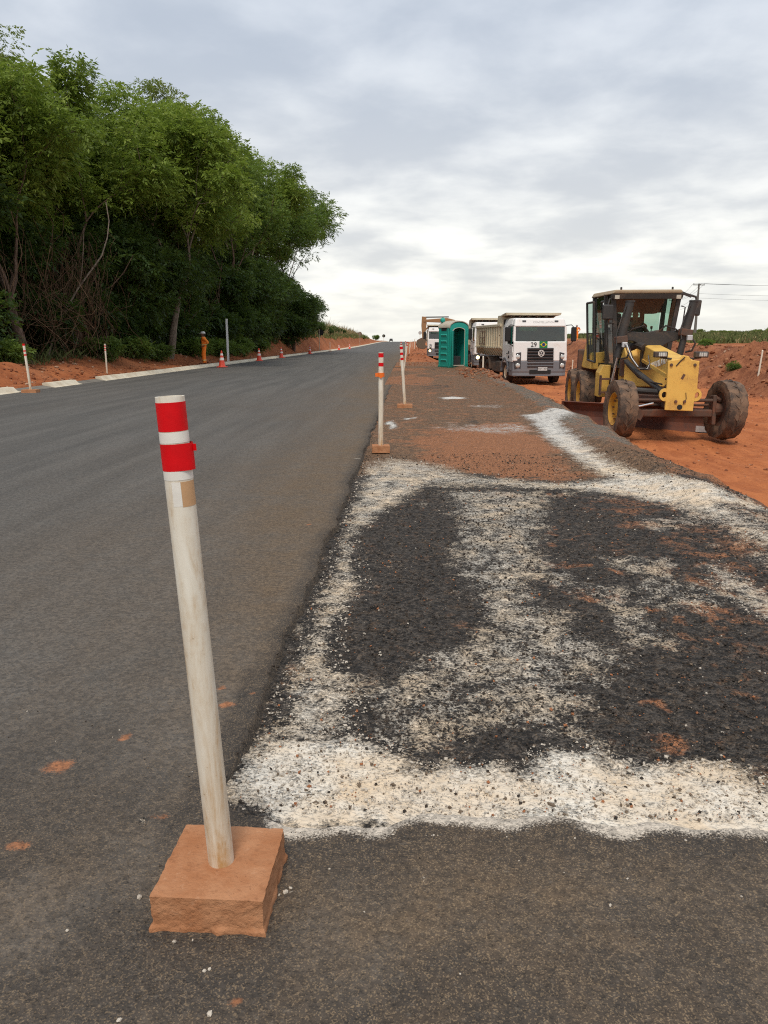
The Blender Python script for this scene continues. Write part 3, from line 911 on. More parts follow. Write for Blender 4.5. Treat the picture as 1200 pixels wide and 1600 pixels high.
def stones(name, P, S, tint, mat, seed, flat=0.6, label=None, cat=None, tiny=False):
    ICO_V, ICO_F = (OCT_V, OCT_F) if tiny else (ICOV, ICOF)
    rg = np.random.default_rng(seed)
    n = len(P)
    A = rg.normal(size=(n, 3, 3))
    Q = np.linalg.qr(A)[0]
    sc = S[:, None] * rg.uniform(0.6, 1.25, (n, 3))
    v = ICO_V[None] * sc[:, None, :] * rg.uniform(0.75, 1.2, (n, len(ICO_V), 1))
    v = np.einsum('nij,nkj->nki', Q, v)
    v[:, :, 2] *= flat
    v += P[:, None, :]
    F = (ICO_F[None] + (np.arange(n) * len(ICO_V))[:, None, None]).reshape(-1, 3)
    me = fast_mesh(name, v.reshape(-1, 3), F, False, {'tint': np.repeat(tint, len(ICO_V))})
    o = link(name, me, mat)
    return tag(o, label, cat, None, 'stuff')


rg = np.random.default_rng(3)
n = 34000
yv = 2.0 * np.exp(rg.uniform(0, 1, n) ** 1.15 * math.log(9.5 / 2.0))
xv = EDGE + 0.03 + rg.uniform(0, 1, n) * (xr(yv) - EDGE)
lim = 0.75 * yv + 0.5
xv = np.where(xv > lim, EDGE + rg.uniform(0.03, 1, n) * (lim - EDGE), xv)
szv = 0.0024 + 0.0052 * rg.uniform(0, 1, n) ** 4 * (1 + 0.12 * yv)
P = np.stack([xv, yv, strip_z(xv, yv) + szv * 0.25 + 0.003], 1)
nearw = np.minimum.reduce([poly_sd(xv, yv, PATCH[k_]) for k_ in ('near', 'left', 'band2', 'strip', 'right')]) < 0.03
tn = np.where(nearw, rg.choice([0.2, 0.7, 0.85, 0.87, 0.96], n, p=[.05, .15, .45, .31, .04]), rg.choice([0.2, 0.5, 0.7, 0.85, 0.96], n, p=[.54, .30, .11, .02, .03]))
stones('loose_gravel', P, szv, tn, M['stone'], 4, 0.8, 'loose dark and white gravel scattered over the milled strip', 'gravel', True)
# crumbs along the road edge and a few pebbles on the apron
n = 700
yv = 2.1 * np.exp(rg.uniform(0, 1, n) * math.log(9))
xv = edge_x(yv) + rg.normal(0.035, 0.022, n)
szv = 0.002 + 0.005 * rg.uniform(0, 1, n) ** 2 * (1 + .1 * yv)
P = np.stack([xv, yv, np.where(xv > edge_x(yv) + .04, -0.04, 0.0) + szv * .3], 1)
stones('edge_crumbs', P, szv, rg.uniform(0, 0.62, n), M['stone'], 5, 0.7, 'dark asphalt crumbs along the broken road edge', 'gravel')
wp = [(-0.66, 1.63, .008), (-0.53, 1.49, .0085), (-0.49, 1.497, .004), (-0.40, 1.30, .010), (-0.58, 1.28, .008), (-0.44, 1.41, .007), (-0.43, 1.415, .006), (-0.30, 1.66, .011), (-0.29, 1.675, .008), (-0.315, 1.65, .006), (0.5, 1.64, .006), (0.12, 1.42, .004), (-0.1, 1.6, .004), (0.3, 1.8, .004), (-0.2, 1.75, .005), (0.9, 1.5, .004)]
S_scale = 0.8
n = 260
yv = rg.uniform(1.1, 2.6, n); xv = rg.uniform(-1.6, 1.2, n)
P = np.concatenate([np.array([(a, b, c * .35) for a, b, c in wp]), np.stack([xv, np.minimum(yv, np.where(xv > EDGE, 1.9, 9)), np.full(n, .001)], 1)])
S_ = np.concatenate([np.array([c * S_scale for a, b, c in wp]), rg.uniform(.0015, .0045, n)])
T_ = np.concatenate([np.full(len(wp), 0.85), rg.uniform(0.3, 0.93, n)])
stones('apron_pebbles', P, S_, T_, M['stone'], 6, 0.75, 'small pale pebbles scattered on the dark foreground asphalt', 'pebbles')

n = 5200
yv = rg.uniform(17, 48, n); e_ = rg.uniform(-1.0, 5.5, n); xv = bank_x(yv) + e_
szv = 0.015 + 0.11 * rg.uniform(0, 1, n) ** 5
P = np.stack([xv, yv, gz(xv, yv) + szv * .2], 1)
n5 = 2600
y5 = 12 * np.exp(rg.uniform(0, 1, n5) * math.log(3)); x5 = xr(y5) + 0.7 + rg.uniform(0, 1, n5) * 9
s5 = 0.006 + 0.035 * rg.uniform(0, 1, n5) ** 4
P = np.concatenate([P, np.stack([x5, y5, gz(x5, y5) + s5 * .2], 1)]); szv = np.concatenate([szv, s5])
n2 = 2600
y2 = 18 * np.exp(rg.uniform(0, 1, n2) * math.log(6)); x2 = -10.8 - rg.uniform(0, 1, n2) ** 1.5 * 3.2
s2 = 0.015 + 0.07 * rg.uniform(0, 1, n2) ** 3
P = np.concatenate([P, np.stack([x2, y2, gz(x2, y2) + s2 * .25], 1)]); szv = np.concatenate([szv, s2])
n3 = 450
a3 = rg.normal(0, 1, (n3, 2))
x3 = 2.75 + a3[:, 0] * 0.45; y3 = 30 + a3[:, 1] * 2.4
s3 = 0.015 + 0.07 * rg.uniform(0, 1, n3) ** 4
P = np.concatenate([P, np.stack([x3, y3, np.where(x3 < xr(y3), strip_z(x3, y3), np.maximum(gz(x3, y3), -0.5)) + s3 * .3], 1)]); szv = np.concatenate([szv, s3])
n4 = 1300
x4 = rg.uniform(-0.4, 3.6, n4); y4 = rg.uniform(41, 66, n4)
s4 = 0.012 + 0.05 * rg.uniform(0, 1, n4) ** 3
P = np.concatenate([P, np.stack([x4, y4, np.maximum(gz(x4, y4), strip_z(x4, np.minimum(y4, 48)) * (y4 < 48) - (y4 >= 48)) + s4 * .2], 1)]); szv = np.concatenate([szv, s4])
stones('soil_clods', P, szv, rg.uniform(0, 1, len(P)), M['clod'], 7, 0.75, 'red earth clods strewn over the banks and verge', 'clods')

# ------------------------------------------------------------------ kerb
KX = -10.5
PROF = [(KX + 0.16, -0.25), (KX + 0.16, 0.012), (KX + 0.05, 0.035), (KX - 0.06, 0.14), (KX - 0.22, 0.145), (KX - 0.22, -0.25)]
FLATP = [(KX + 0.16, -0.25), (KX + 0.16, 0.008), (KX - 0.22, 0.075), (KX - 0.22, -0.25)]
mb = MB()
ys = [112, 125, 140, 160, 180, 200, 225, 250, 275, 300, 325, 345, 370, 400]
for a, b in zip(ys[:-1], ys[1:]):
    za, zb = float(road_z(a)), float(road_z(b))
    n = len(PROF)
    mb.add([(x, a, z + za) for x, z in PROF] + [(x, b, z + zb) for x, z in PROF], [(i, (i + 1) % n, n + (i + 1) % n, n + i) for i in range(n)])
kerb = mb.build('kerb', M['kerb'])
tag(kerb, kind='structure')
kme = MB().prism([(x, z) for x, z in PROF], 'y', 0, 1).build('kerb_stone', M['kerb'], kerb)
fme = MB().prism([(x, z) for x, z in FLATP], 'y', 0, 1).build('kerb_stone', M['kerb_grey'], kerb)
used = [False, False]
y0 = 12.6
rnd = random.Random(2)
k = 0
while y0 < 112:
    L = 1.95
    grey = (20.4 < y0 + L / 2 < 22.3) or (24.3 < y0 + L / 2 < 26.2)
    src = fme if grey else kme
    o = src if not used[grey] else src.copy()
    if used[grey]: col.objects.link(o)
    used[grey] = True
    o.location = (rnd.uniform(-.006, .006), y0 + 0.008, rnd.uniform(-.004, .004) + float(road_z(y0)))
    o.scale = (1, L - 0.016, 1)
    y0 += L

# ------------------------------------------------------------------ trees
def leaves_mesh(name, O, D, L, tint, seed, nl=8, wid=0.42, droop=0.25, mat=None):
    """sprigs at O pointing along D with length L, each carrying nl folded leaflets"""
    rg = np.random.default_rng(seed)
    n = len(O)
    D = D / np.linalg.norm(D, axis=1, keepdims=True)
    upv = np.array([0, 0, 1.0]) + rg.normal(0, 0.35, (n, 3))
    S = np.cross(D, upv); S /= np.linalg.norm(S, axis=1, keepdims=True) + 1e-9
    N = np.cross(S, D)
    k = np.arange(nl)
    tpos = (k + 0.6) / nl
    side = np.where(k % 2 == 0, 1.0, -1.0)
    side[-1] = 0.0
    jit = rg.normal(0, 0.18, (n, nl, 3))
    base = O[:, None, :] + D[:, None, :] * (tpos[None, :, None] * L[:, None, None]) + np.array([0, 0, -1.0]) * (droop * (tpos ** 2)[None, :, None] * L[:, None, None])
    ld = D[:, None, :] * 0.55 + S[:, None, :] * side[None, :, None] * 0.9 + np.array([0, 0, -1.0]) * (droop * 0.9) + jit
    ld /= np.linalg.norm(ld, axis=2, keepdims=True)
    ll = L[:, None] * rg.uniform(0.40, 0.62, (n, nl))
    nn = N[:, None, :] + rg.normal(0, 0.45, (n, nl, 3))
    sd_ = np.cross(ld, nn); sd_ /= np.linalg.norm(sd_, axis=2, keepdims=True) + 1e-9
    wv = (ll * wid * 0.5)[:, :, None]
    p0 = base
    p2 = base + ld * ll[:, :, None]
    pm = base + ld * (ll * 0.45)[:, :, None]
    v = np.stack([p0, pm + sd_ * wv, p2 + np.array([0, 0, -0.12]) * ll[:, :, None], pm - sd_ * wv], 2).reshape(-1, 3)
    F = np.arange(len(v)).reshape(-1, 4)
    t = np.repeat(np.clip(tint[:, None] + rg.normal(0, 0.12, (n, nl)), 0, 1).ravel(), 4)
    me = fast_mesh(name, v, F, False, {'tint': t})
    if mat: me.materials.append(mat)
    return me


def grow(seed, H, fork, spread, nmain=4, lean=(0, 0), levels=4, up_=0.45, r0=0.22, rad_to=4.5):
    """branch skeleton: list of (points, radii) and list of tips (pos, dir)"""
    rd = random.Random(seed)
    limbs = []; tips = []

    def branch(p, d, ln, r, lev):
        pts = [p.copy()]; rad = [r]
        ns = 4 if lev else 6
        dd = d.copy()
        for i in range(ns):
            dd = (dd + Vector((rd.gauss(0, .16), rd.gauss(0, .16), rd.gauss(0, .10) + (0.06 if lev else 0.05)))).normalized()
            p = p + dd * (ln / ns)
            pts.append(p.copy()); rad.append(r * (1 - 0.45 * (i + 1) / ns))
            if (lev >= 2 and i in (1, 3)) or (lev == 1 and i == 3 and levels < 4): tips.append((p.copy(), dd.copy(), 0.75))
        limbs.append((pts, rad))
        if lev >= levels:
            tips.append((p.copy(), dd.copy(), 1.0))
            return
        nch = nmain if lev == 0 else rd.choice((2, 3, 3))
        a0 = rd.uniform(0, 6.28)
        for c in range(nch):
            az = a0 + c * 6.283 / nch + rd.uniform(-.45, .45)
            tilt = rd.uniform(0.45, 0.95) if lev == 0 else rd.uniform(0.35, 0.85)
            side = Vector((math.cos(az), math.sin(az), 0))
            q = dd.to_track_quat('Z', 'Y')
            nd = (q @ (side * math.sin(tilt) + Vector((0, 0, math.cos(tilt)))))
            nd.z = nd.z * (1 - up_ * .3) + up_ * 0.35
            nd.x += lean[0] * 0.25; nd.y += lean[1] * 0.25
            nd.normalize()
            branch(p, nd, ln * (spread if lev == 0 else rd.uniform(0.62, 0.82)), rad[-1] * rd.uniform(0.6, 0.78), lev + 1)

    branch(Vector((0, 0, -0.3)), Vector((lean[0] * .3, lean[1] * .3, 1)).normalized(), fork, r0, 0)
    top = max(t[0].z for t in tips)
    s = H / top
    cx = sum(t[0].x for t in tips) / len(tips); cy = sum(t[0].y for t in tips) / len(tips)
    rr = sorted(math.hypot(t[0].x - cx, t[0].y - cy) for t in tips)[int(.93 * len(tips))]
    h = rad_to / rr
    limbs = [([Vector((q.x * h, q.y * h, q.z * s)) for q in pts], rad) for pts, rad in limbs]
    tips = [(Vector((t[0].x * h, t[0].y * h, t[0].z * s)), t[1], t[2]) for t in tips]
    return limbs, tips


def make_tree(name, seed, H, fork, spread, leaf, bark, label, group=None, dens=34, clump=1.0, lsize=0.34, zcut=0.0, nmax=8800, **kw):
    limbs, tips = grow(seed, H, fork, spread, **kw)
    root = thing(name, label, 'tree', group=group)
    mb = MB()
    for i, (pts, rad) in enumerate(limbs):
        mb.tube(pts, [max(r, 0.012) for r in rad], 9 if i == 0 else 5, caps=False)
    tr = mb.build('trunk', bark, root, smooth=True)
    rg = np.random.default_rng(seed + 100)
    O = []; D = []; T = []
    for p, d, wgt in tips:
        if p.z < zcut * H or rg.uniform() < 0.24: continue
        k = int(dens * wgt * rg.uniform(0.5, 1.4))
        cr = clump * rg.uniform(0.55, 1.45)
        u = rg.normal(size=(k, 3)); u /= np.linalg.norm(u, axis=1, keepdims=True)
        rr = rg.uniform(0.25, 1, (k, 1)) ** 0.5
        q = u * rr * np.array([1, 1, 0.55]) * cr
        O.append(np.array(p[:]) + q)
        dd = u * np.array([1, 1, 0.5]) + np.array([0, 0, 0.15]) + rg.normal(0, 0.35, (k, 3))
        D.append(dd)
        base = 0.18 + 0.55 * rg.uniform()
        T.append(np.clip(base + rg.normal(0, 0.12, k), 0, 1))
    O = np.concatenate(O); D = np.concatenate(D); T = np.concatenate(T)
    if len(O) > nmax:
        k = rg.permutation(len(O))[:nmax]; O, D, T = O[k], D[k], T[k]
    print(name, seed, 'sprigs', len(O))
    L = lsize * rg.uniform(0.7, 1.3, len(O))
    link('crown', leaves_mesh('crown', O, D, L, T, seed, nl=7, mat=leaf), leaf, root)
    return root


def put(root, x, y, rz=0.0, s=1.0, sz=None, dz=-0.05, tilt=(0, 0)):
    root.location = (x, y, gzf(x, y) + dz)
    root.rotation_euler = (tilt[0], tilt[1], rz)
    root.scale = (s, s, sz or s)


def make_bush(name, seed, rx, rz_, leaf, label, group=None, n=900, lsize=0.22, cat='bush', hollow=0.35):
    root = thing(name, label, cat, group=group)
    rg = np.random.default_rng(seed)
    mb = MB()
    rd = random.Random(seed)
    for i in range(9):
        a = rd.uniform(0, 6.28); t = rd.uniform(0.3, 0.8)
        pts = [Vector((0, 0, -.1))]
        for j in range(1, 6):
            f = j / 5
            pts.append(Vector((math.cos(a) * rx * t * f ** 1.3 + rd.gauss(0, .05), math.sin(a) * rx * t * f ** 1.3 + rd.gauss(0, .05), rz_ * 1.5 * f * (1 - .3 * t))))
        mb.tube(pts, [0.035 * (1 - .75 * j / 5) * max(.35, rx * .6) for j in range(6)], 5, caps=False)
    mb.build('stem', M['bark'], root, smooth=True)
    # several overlapping lobes give an uneven outline
    lob = [(rg.normal(0, .38 * rx, 2), rg.uniform(.35, 1.25) * rz_, rg.uniform(.35, .7)) for _ in range(9)]
    O = []; D = []; T = []
    for (c, z, s) in lob:
        k = n // 9
        u = rg.normal(size=(k, 3)); u /= np.linalg.norm(u, axis=1, keepdims=True)
        q = u * (rg.uniform(hollow, 1, (k, 1))) * np.array([rx * s, rx * s, rz_ * s * .75])
        O.append(q + np.array([c[0], c[1], max(z, rz_ * s * .6)])); D.append(u + rg.normal(0, .4, (k, 3)) + np.array([0, 0, .2]))
        T.append(np.clip(0.25 + .25 * rg.uniform() + 0.25 * u[:, 2] + rg.normal(0, .1, k), 0, 1))  # tint brightens on the upper side of lobes, top light put into colour
    O = np.concatenate(O); D = np.concatenate(D); T = np.concatenate(T)
    O[:, 2] = np.maximum(O[:, 2], 0.02)
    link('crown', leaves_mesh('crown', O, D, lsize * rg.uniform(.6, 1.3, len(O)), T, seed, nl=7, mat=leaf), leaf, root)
    return root


GT = 'trees of the roadside wood'
tA = make_tree('broadleaf_tree', 11, 11.0, 3.2, 1.05, M['leaf_a'], M['bark'], 'broad feathery green tree nearest the left edge of the photo', GT, dens=60, clump=.8, nmain=4, levels=4, r0=0.24, rad_to=4.6)
tB = make_tree('broadleaf_tree', 23, 12.6, 3.4, 0.95, M['leaf_a'], M['bark2'], 'tall tree with forked trunk standing behind the worker in orange', GT, dens=60, clump=.8, nmain=3, levels=4, r0=0.24, lean=(.2, -.1), rad_to=4.4)
tC = make_tree('broadleaf_tree', 37, 15.2, 5.0, 0.75, M['leaf_c'], M['bark2'], 'tall sparse olive tree rising highest at the left edge', GT, dens=26, clump=0.7, nmain=4, levels=4, up_=0.7, r0=0.20, rad_to=3.4, nmax=5200)
tD = make_tree('broadleaf_tree', 51, 14.0, 3.6, 0.9, M['leaf_b'], M['bark'], 'dark rounded tree between the forked tree and the white flat post', GT, dens=60, clump=.85, nmain=4, levels=4, r0=0.24, rad_to=4.4)
tE = make_tree('broadleaf_tree', 68, 15.0, 5.4, 0.85, M['leaf_b'], M['bark'], 'leaning open-crowned tree farthest right in the wood, over the road', GT, dens=30, clump=0.85, lsize=.42, nmain=3, levels=4, lean=(.6, 0), r0=0.22, rad_to=6.0, nmax=6500)
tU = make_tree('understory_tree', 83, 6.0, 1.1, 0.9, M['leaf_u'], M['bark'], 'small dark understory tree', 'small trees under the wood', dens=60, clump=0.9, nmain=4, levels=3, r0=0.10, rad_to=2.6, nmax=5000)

put(tA, -13.6, 27.5, 0.4, 0.90)
put(tB, -12.9, 41.5, 0.2, .96)
put(tC, -18.2, 35.5, 1.0, .92)
put(tD, -13.4, 57, 0.0, 1.0)
put(tE, -11.9, 80, 0.0, 1.0)


def again(src, x, y, rz, s, label, sz=None, group=None):
    c = copy_tree(src)
    c['label'] = label
    if group: c['group'] = group
    put(c, x, y, rz, s, sz)
    return c


again(tA, -14.6, 34, 2.3, 1.0, 'full feathery tree right of the nearest tree, over the brown vine tangle')
again(tA, -15.5, 45, 4.2, 1.1, 'light green tree in the second row left of the forked tree', 1.14)
again(tC, -15.4, 48.5, 3.1, 1.0, 'thin sparse treetop poking above the crowns at mid wood', 1.0)
again(tD, -13.6, 49, 2.6, 0.98, 'dark dense tree just right of the forked trunk')
again(tB, -13.0, 66, 3.4, 1.05, 'spreading tree whose crown tops the wood above the white flat post', 1.18)
again(tD, -13.2, 74, 4.4, 0.98, 'dark tree left of the leaning far tree')
again(tE, -14.6, 90, 1.6, 0.9, 'pale thin tree peeping behind the leaning far tree', 1.12)
far_label = 'second-row tree filling the dark depth of the wood'
far_pos = [(tD, -18.0, 26, 0.5, .80), (tB, -19, 31, 1.4, .85), (tD, -20.5, 40, 2.2, .9), (tA, -18.5, 52, 3.0, 1.1), (tD, -17.5, 60, 1.2, .95),
           (tB, -17.0, 72, 2.0, 1.0), (tD, -17, 82, 5.0, .9), (tA, -24, 36, 5.5, 1.0), (tD, -25, 50, 0.9, .95), (tD, -23, 66, 3.3, .95), (tA, -17.5, 44, 2.7, 1.05), (tA, -17.5, 36, 1.1, .95)]
for src, x, y, a, s in far_pos:
    again(src, x, y, a, s, far_label, group='second-row trees of the wood')
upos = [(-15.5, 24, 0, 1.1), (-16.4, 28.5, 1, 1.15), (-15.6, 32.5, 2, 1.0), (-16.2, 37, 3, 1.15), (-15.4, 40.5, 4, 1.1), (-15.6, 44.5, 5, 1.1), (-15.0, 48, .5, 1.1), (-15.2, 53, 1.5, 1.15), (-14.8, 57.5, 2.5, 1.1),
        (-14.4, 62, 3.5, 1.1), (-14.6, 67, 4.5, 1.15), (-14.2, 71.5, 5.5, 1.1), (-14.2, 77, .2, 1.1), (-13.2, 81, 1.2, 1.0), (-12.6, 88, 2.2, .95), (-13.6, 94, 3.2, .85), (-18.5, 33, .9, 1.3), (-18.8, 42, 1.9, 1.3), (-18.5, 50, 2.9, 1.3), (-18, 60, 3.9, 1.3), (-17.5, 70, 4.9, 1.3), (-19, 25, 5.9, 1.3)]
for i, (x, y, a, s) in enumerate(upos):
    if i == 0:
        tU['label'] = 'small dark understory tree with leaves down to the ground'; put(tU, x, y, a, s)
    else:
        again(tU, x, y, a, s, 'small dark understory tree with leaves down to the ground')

# understory
GU = 'understory shrubs at the edge of the wood'
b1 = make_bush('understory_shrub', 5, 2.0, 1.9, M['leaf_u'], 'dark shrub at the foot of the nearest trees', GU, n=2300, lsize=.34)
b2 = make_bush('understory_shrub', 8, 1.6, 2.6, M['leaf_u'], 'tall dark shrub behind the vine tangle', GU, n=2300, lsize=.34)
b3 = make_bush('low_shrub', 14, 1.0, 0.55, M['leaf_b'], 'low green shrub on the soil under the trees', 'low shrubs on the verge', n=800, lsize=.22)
spots = [(b1, -14.2, 23.5, 0, 1.0), (b2, -15.6, 26.5, 1, 1.1), (b1, -14.9, 30.5, 2, 1.05), (b2, -15.4, 34.5, 3, 1.1), (b1, -14.4, 38, 4, 1.1), (b2, -15, 41.5, 5, 1.1), (b1, -14.1, 45.5, 0.6, 1.1),
         (b2, -14.2, 49, 1.5, 1.15), (b1, -13.4, 52.5, 2.6, 1.1), (b2, -13.4, 56, 3.6, 1.1), (b1, -13.2, 60, 4.6, 1.2), (b2, -13.2, 64.5, 5.2, 1.1), (b1, -13.1, 69, 0.2, 1.2), (b2, -13, 74, 1.2, 1.15),
         (b1, -12.2, 78.5, 2.4, 1.2), (b2, -12.9, 85, 3.2, 1.2), (b1, -12.9, 90, 4.2, 1.25), (b2, -13.1, 95, 5.0, 1.1), (b1, -13.3, 100, 0.9, 1.1),
         (b1, -13.6, 106, 1.1, .85), (b1, -13.8, 113, 2.2, .75), (b1, -14.2, 122, 3.3, .7), (b1, -14.0, 134, 4.4, .6), (b1, -14.6, 150, 5.5, .6), (b1, -14.2, 168, .7, .5),
         (b2, -17.5, 22, 0.3, 1.4), (b2, -18.5, 29, 2.3, 1.5), (b2, -18.8, 36, 3.9, 1.5), (b2, -18, 43, 0.7, 1.5), (b2, -17.5, 50, 4.4, 1.5), (b2, -17, 58, 5.1, 1.5), (b2, -16.6, 67, 1.9, 1.5), (b2, -16.5, 77, 2.9, 1.5)]
first = set()
for i, (src, x, y, a, s) in enumerate(spots):
    o = src if src.name not in first else copy_tree(src)
    first.add(src.name)
    o['label'] = 'dark understory shrub filling the shade at the edge of the wood'
    if y > 102:
        o['label'] = 'green shrub among the dry reeds on top of the cut bank'; o['group'] = 'shrubs on the cut bank'
    put(o, x, y, a, s)
for i, (x, y, a, s) in enumerate([(-13.1, 24.6, 0, .9), (-13.2, 33, 1, 1.0), (-13.0, 36.5, 2, 1.1), (-12.6, 39.2, 3, .9), (-12.7, 45.5, 4, 1.2), (-12.4, 50.5, 5, 1.2), (-12.3, 55, .5, 1.3), (-12.2, 62, 1.5, 1.2)]):
    o = b3 if i == 0 else copy_tree(b3)
    o['label'] = 'low green shrub on the red soil in front of the wood'
    put(o, x, y, a, s)

# thin saplings and hanging vines in the shade
rd = random.Random(77)
sap = None
for i in range(26):
    y_ = 22 + i * 2.0 + rd.uniform(-.8, .8); x_ = -13.2 - rd.uniform(0, 3.2)
    mb = MB()
    h = rd.uniform(3.5, 7.5)
    p = Vector((0, 0, -.1)); d = Vector((rd.gauss(0, .14), rd.gauss(0, .14), 1)); pts = [p.copy()]
    for k in range(9):
        d = (d + Vector((rd.gauss(0, .14), rd.gauss(0, .14), .1))).normalized(); p = p + d * h / 9; pts.append(p.copy())
    r0 = rd.uniform(.03, .09)
    mb.tube(pts, [r0 * (1 - .6 * k / 9) for k in range(10)], 6, caps=False)
    q = pts[rd.choice((4, 5))]
    d2 = Vector((rd.gauss(0, 1), rd.gauss(0, 1), .9)).normalized()
    mb.tube([q, q + d2 * .7, q + d2 * 1.3 + Vector((0, 0, .3)), q + d2 * 1.8 + Vector((0, 0, .8))], [r0 * .6, r0 * .5, r0 * .4, r0 * .25], 5, caps=False)
    o = mb.build('sapling', M['bark2'] if i % 3 else M['bark'], None, smooth=True)
    tag(o, 'thin bare stem standing in the shade of the wood', 'sapling', 'thin stems in the wood')
    o.location = (x_, y_, gzf(x_, y_))

mb = MB()
for i in range(300):
    cx = -12.9 - rd.uniform(0, 1.8); cy = 31.0 + rd.gauss(0, 2.0)
    z0 = rd.uniform(2.2, 5.6); z1 = rd.uniform(.3, 2.4)
    a = Vector((cx + rd.gauss(0, .5), cy + rd.gauss(0, .9), z0)); b = Vector((cx + rd.gauss(0, .6), cy + rd.gauss(0, .9), z1))
    sag = Vector((rd.gauss(0, .45), rd.gauss(0, .45), -rd.uniform(0, .5)))
    pts = [a.lerp(b, t / 6) + sag * (4 * (t / 6) * (1 - t / 6)) + Vector((rd.gauss(0, .05), rd.gauss(0, .05), rd.gauss(0, .05))) for t in range(7)]
    mb.tube(pts, rd.uniform(.005, .013), 3, caps=False)
for i in range(90):
    y_ = rd.uniform(22, 70); x_ = -12.6 - rd.uniform(0, 1.6)
    z0 = rd.uniform(3, 6); ln = rd.uniform(1, 3.5)
    pts = [Vector((x_ + rd.gauss(0, .08) + .25 * math.sin(t), y_ + rd.gauss(0, .12), z0 - ln * t / 5 + .5)) for t in range(6)]
    mb.tube(pts, rd.uniform(.006, .016), 3, caps=False)
o = mb.build('vine_tangle', M['vine'])
tag(o, 'brown tangle of dry hanging vines among the left trunks', 'vines', kind='stuff')


def blades(name, P, H, tint, mat, seed, wid=0.05, label=None, cat=None, lean=.25, per=5):
    rg = np.random.default_rng(seed)
    n = len(P)
    O = np.repeat(P, per, 0) + np.concatenate([rg.normal(0, .25, (n * per, 2)), np.zeros((n * per, 1))], 1)
    h = np.repeat(H, per) * rg.uniform(.6, 1.15, n * per)
    a = rg.uniform(0, 6.28, n * per); ln = rg.normal(0, lean, (n * per, 2))
    sx = np.stack([np.cos(a), np.sin(a), 0 * a], 1) * (wid * rg.uniform(.6, 1.3, n * per))[:, None]
    t1 = O + np.concatenate([ln * h[:, None] * .35, (h * .6)[:, None]], 1)
    t2 = O + np.concatenate([ln * h[:, None], (h * .98)[:, None]], 1)
    v = np.stack([O - sx, O + sx, t1 + sx * .8, t2, t1 - sx * .8], 1)
    F = np.arange(n * per * 5).reshape(-1, 5)
    me = fast_mesh(name, v.reshape(-1, 3), F, False, {'tint': np.repeat(np.clip(np.repeat(tint, per) + rg.normal(0, .12, n * per), 0, .99), 5)})
    return tag(link(name, me, mat), label, cat, None, 'stuff')


rg = np.random.default_rng(12)
n = 2600
yv = rg.uniform(92, 260, n); xv = -13.4 - rg.uniform(0, 1, n) ** 1.4 * 9
hv = rg.uniform(1.2, 3.0, n) * (1 - .55 * sstep(150, 250, yv)) * (0.6 + .8 * fbm(xv * .3, yv * .12, 70, 3)) * sstep(12.9, 15.5, -xv)  + .25
blades('reed_grass', np.stack([xv, yv, gz(xv, yv) - .05], 1), hv, rg.uniform(0, .75, n), M['reed'], 13, .045, 'tall dry reeds and grass on top of the cut bank', 'reeds')
n = 2200
yv = rg.uniform(60, 240, n); xv = -12.7 - rg.uniform(0, 1, n) ** 1.3 * 5
blades('bank_grass', np.stack([xv, yv, gz(xv, yv) - .05], 1), rg.uniform(.25, .8, n), rg.uniform(.25, .8, n), M['grass'], 14, .05, 'green grass along the crest of the cut bank', 'grass')
n = 1500
yv = rg.uniform(20, 62, n); xv = -13.2 - rg.uniform(0, 1, n) * 3.5
blades('wood_floor_grass', np.stack([xv, yv, gz(xv, yv) - .04], 1), rg.uniform(.15, .55, n), rg.uniform(0, .6, n), M['grass'], 15, .02, 'thin grass growing on the shaded floor of the wood', 'grass', .5)
n = 15000
yv = 62 * np.exp(rg.uniform(0, 1, n) * math.log(4.4)); xv = rg.uniform(.2, .95, n) * yv * .62 + 4
keep = (xv - bank_x(yv) > 14 + 10 * (fbm(xv * .06, yv * .06, 71, 3) - .5)) & (fbm(xv * .05, yv * .03, 72, 3) > .40 - .25 * sstep(110, 150, yv))
xv, yv = xv[keep], yv[keep]
blades('field_grass', np.stack([xv, yv, gz(xv, yv) - .05], 1), rg.uniform(.2, .65, len(xv)) * (1 + .4 * sstep(110, 200, yv)), rg.uniform(0, .92, len(xv)), M['grass'], 16, .10, 'rough green grass across the far field on the right', 'grass')

fs = make_bush('field_shrub', 41, 2.2, 1.0, M['leaf_c'], 'small shrub on the skyline of the far field', 'shrubs on the field skyline', n=700, lsize=.5)
rd = random.Random(8)
fpos = [(rd.uniform(.36, .62), rd.uniform(165, 235), rd.uniform(.35, .7)) for i in range(26)] + [(rd.uniform(.48, .60), rd.uniform(190, 240), rd.uniform(.6, 1.15)) for i in range(18)] + [(rd.uniform(.22, .36), rd.uniform(170, 240), rd.uniform(.3, .5)) for i in range(12)]
for i, (k, y_, s) in enumerate(fpos):
    o = fs if i == 0 else copy_tree(fs)
    put(o, k * y_ - .03 * y_, y_, rd.uniform(0, 6), s)
bb = make_bush('bank_bush', 61, 0.55, 0.42, M['leaf_b'], 'small dark green bush growing on the red bank near the white stake', None, n=700, lsize=.16)
put(bb, 13.55, 33.0, 0, .48)
bb2 = make_bush('leafy_weed', 62, 0.8, 0.35, M['leaf_b'], 'low leafy weed on top of the red bank beside the cab mirror', None, n=420, lsize=.26, cat='weed')
put(bb2, 15.5, 41.5, 0, .6)
fb = make_bush('far_roadside_tree', 63, 2.2, 2.6, M['leaf_b'], 'lone dark bush where the left bank ends near the crest', None, n=1200, lsize=.5)
put(fb, -13.0, 300, 0, .62)
sb = make_bush('bank_edge_bush', 64, 1.2, 0.8, M['leaf_b'], 'dark clump hanging on the far cut bank', None, n=600, lsize=.35)
put(sb, -12.6, 215, 0, .8)

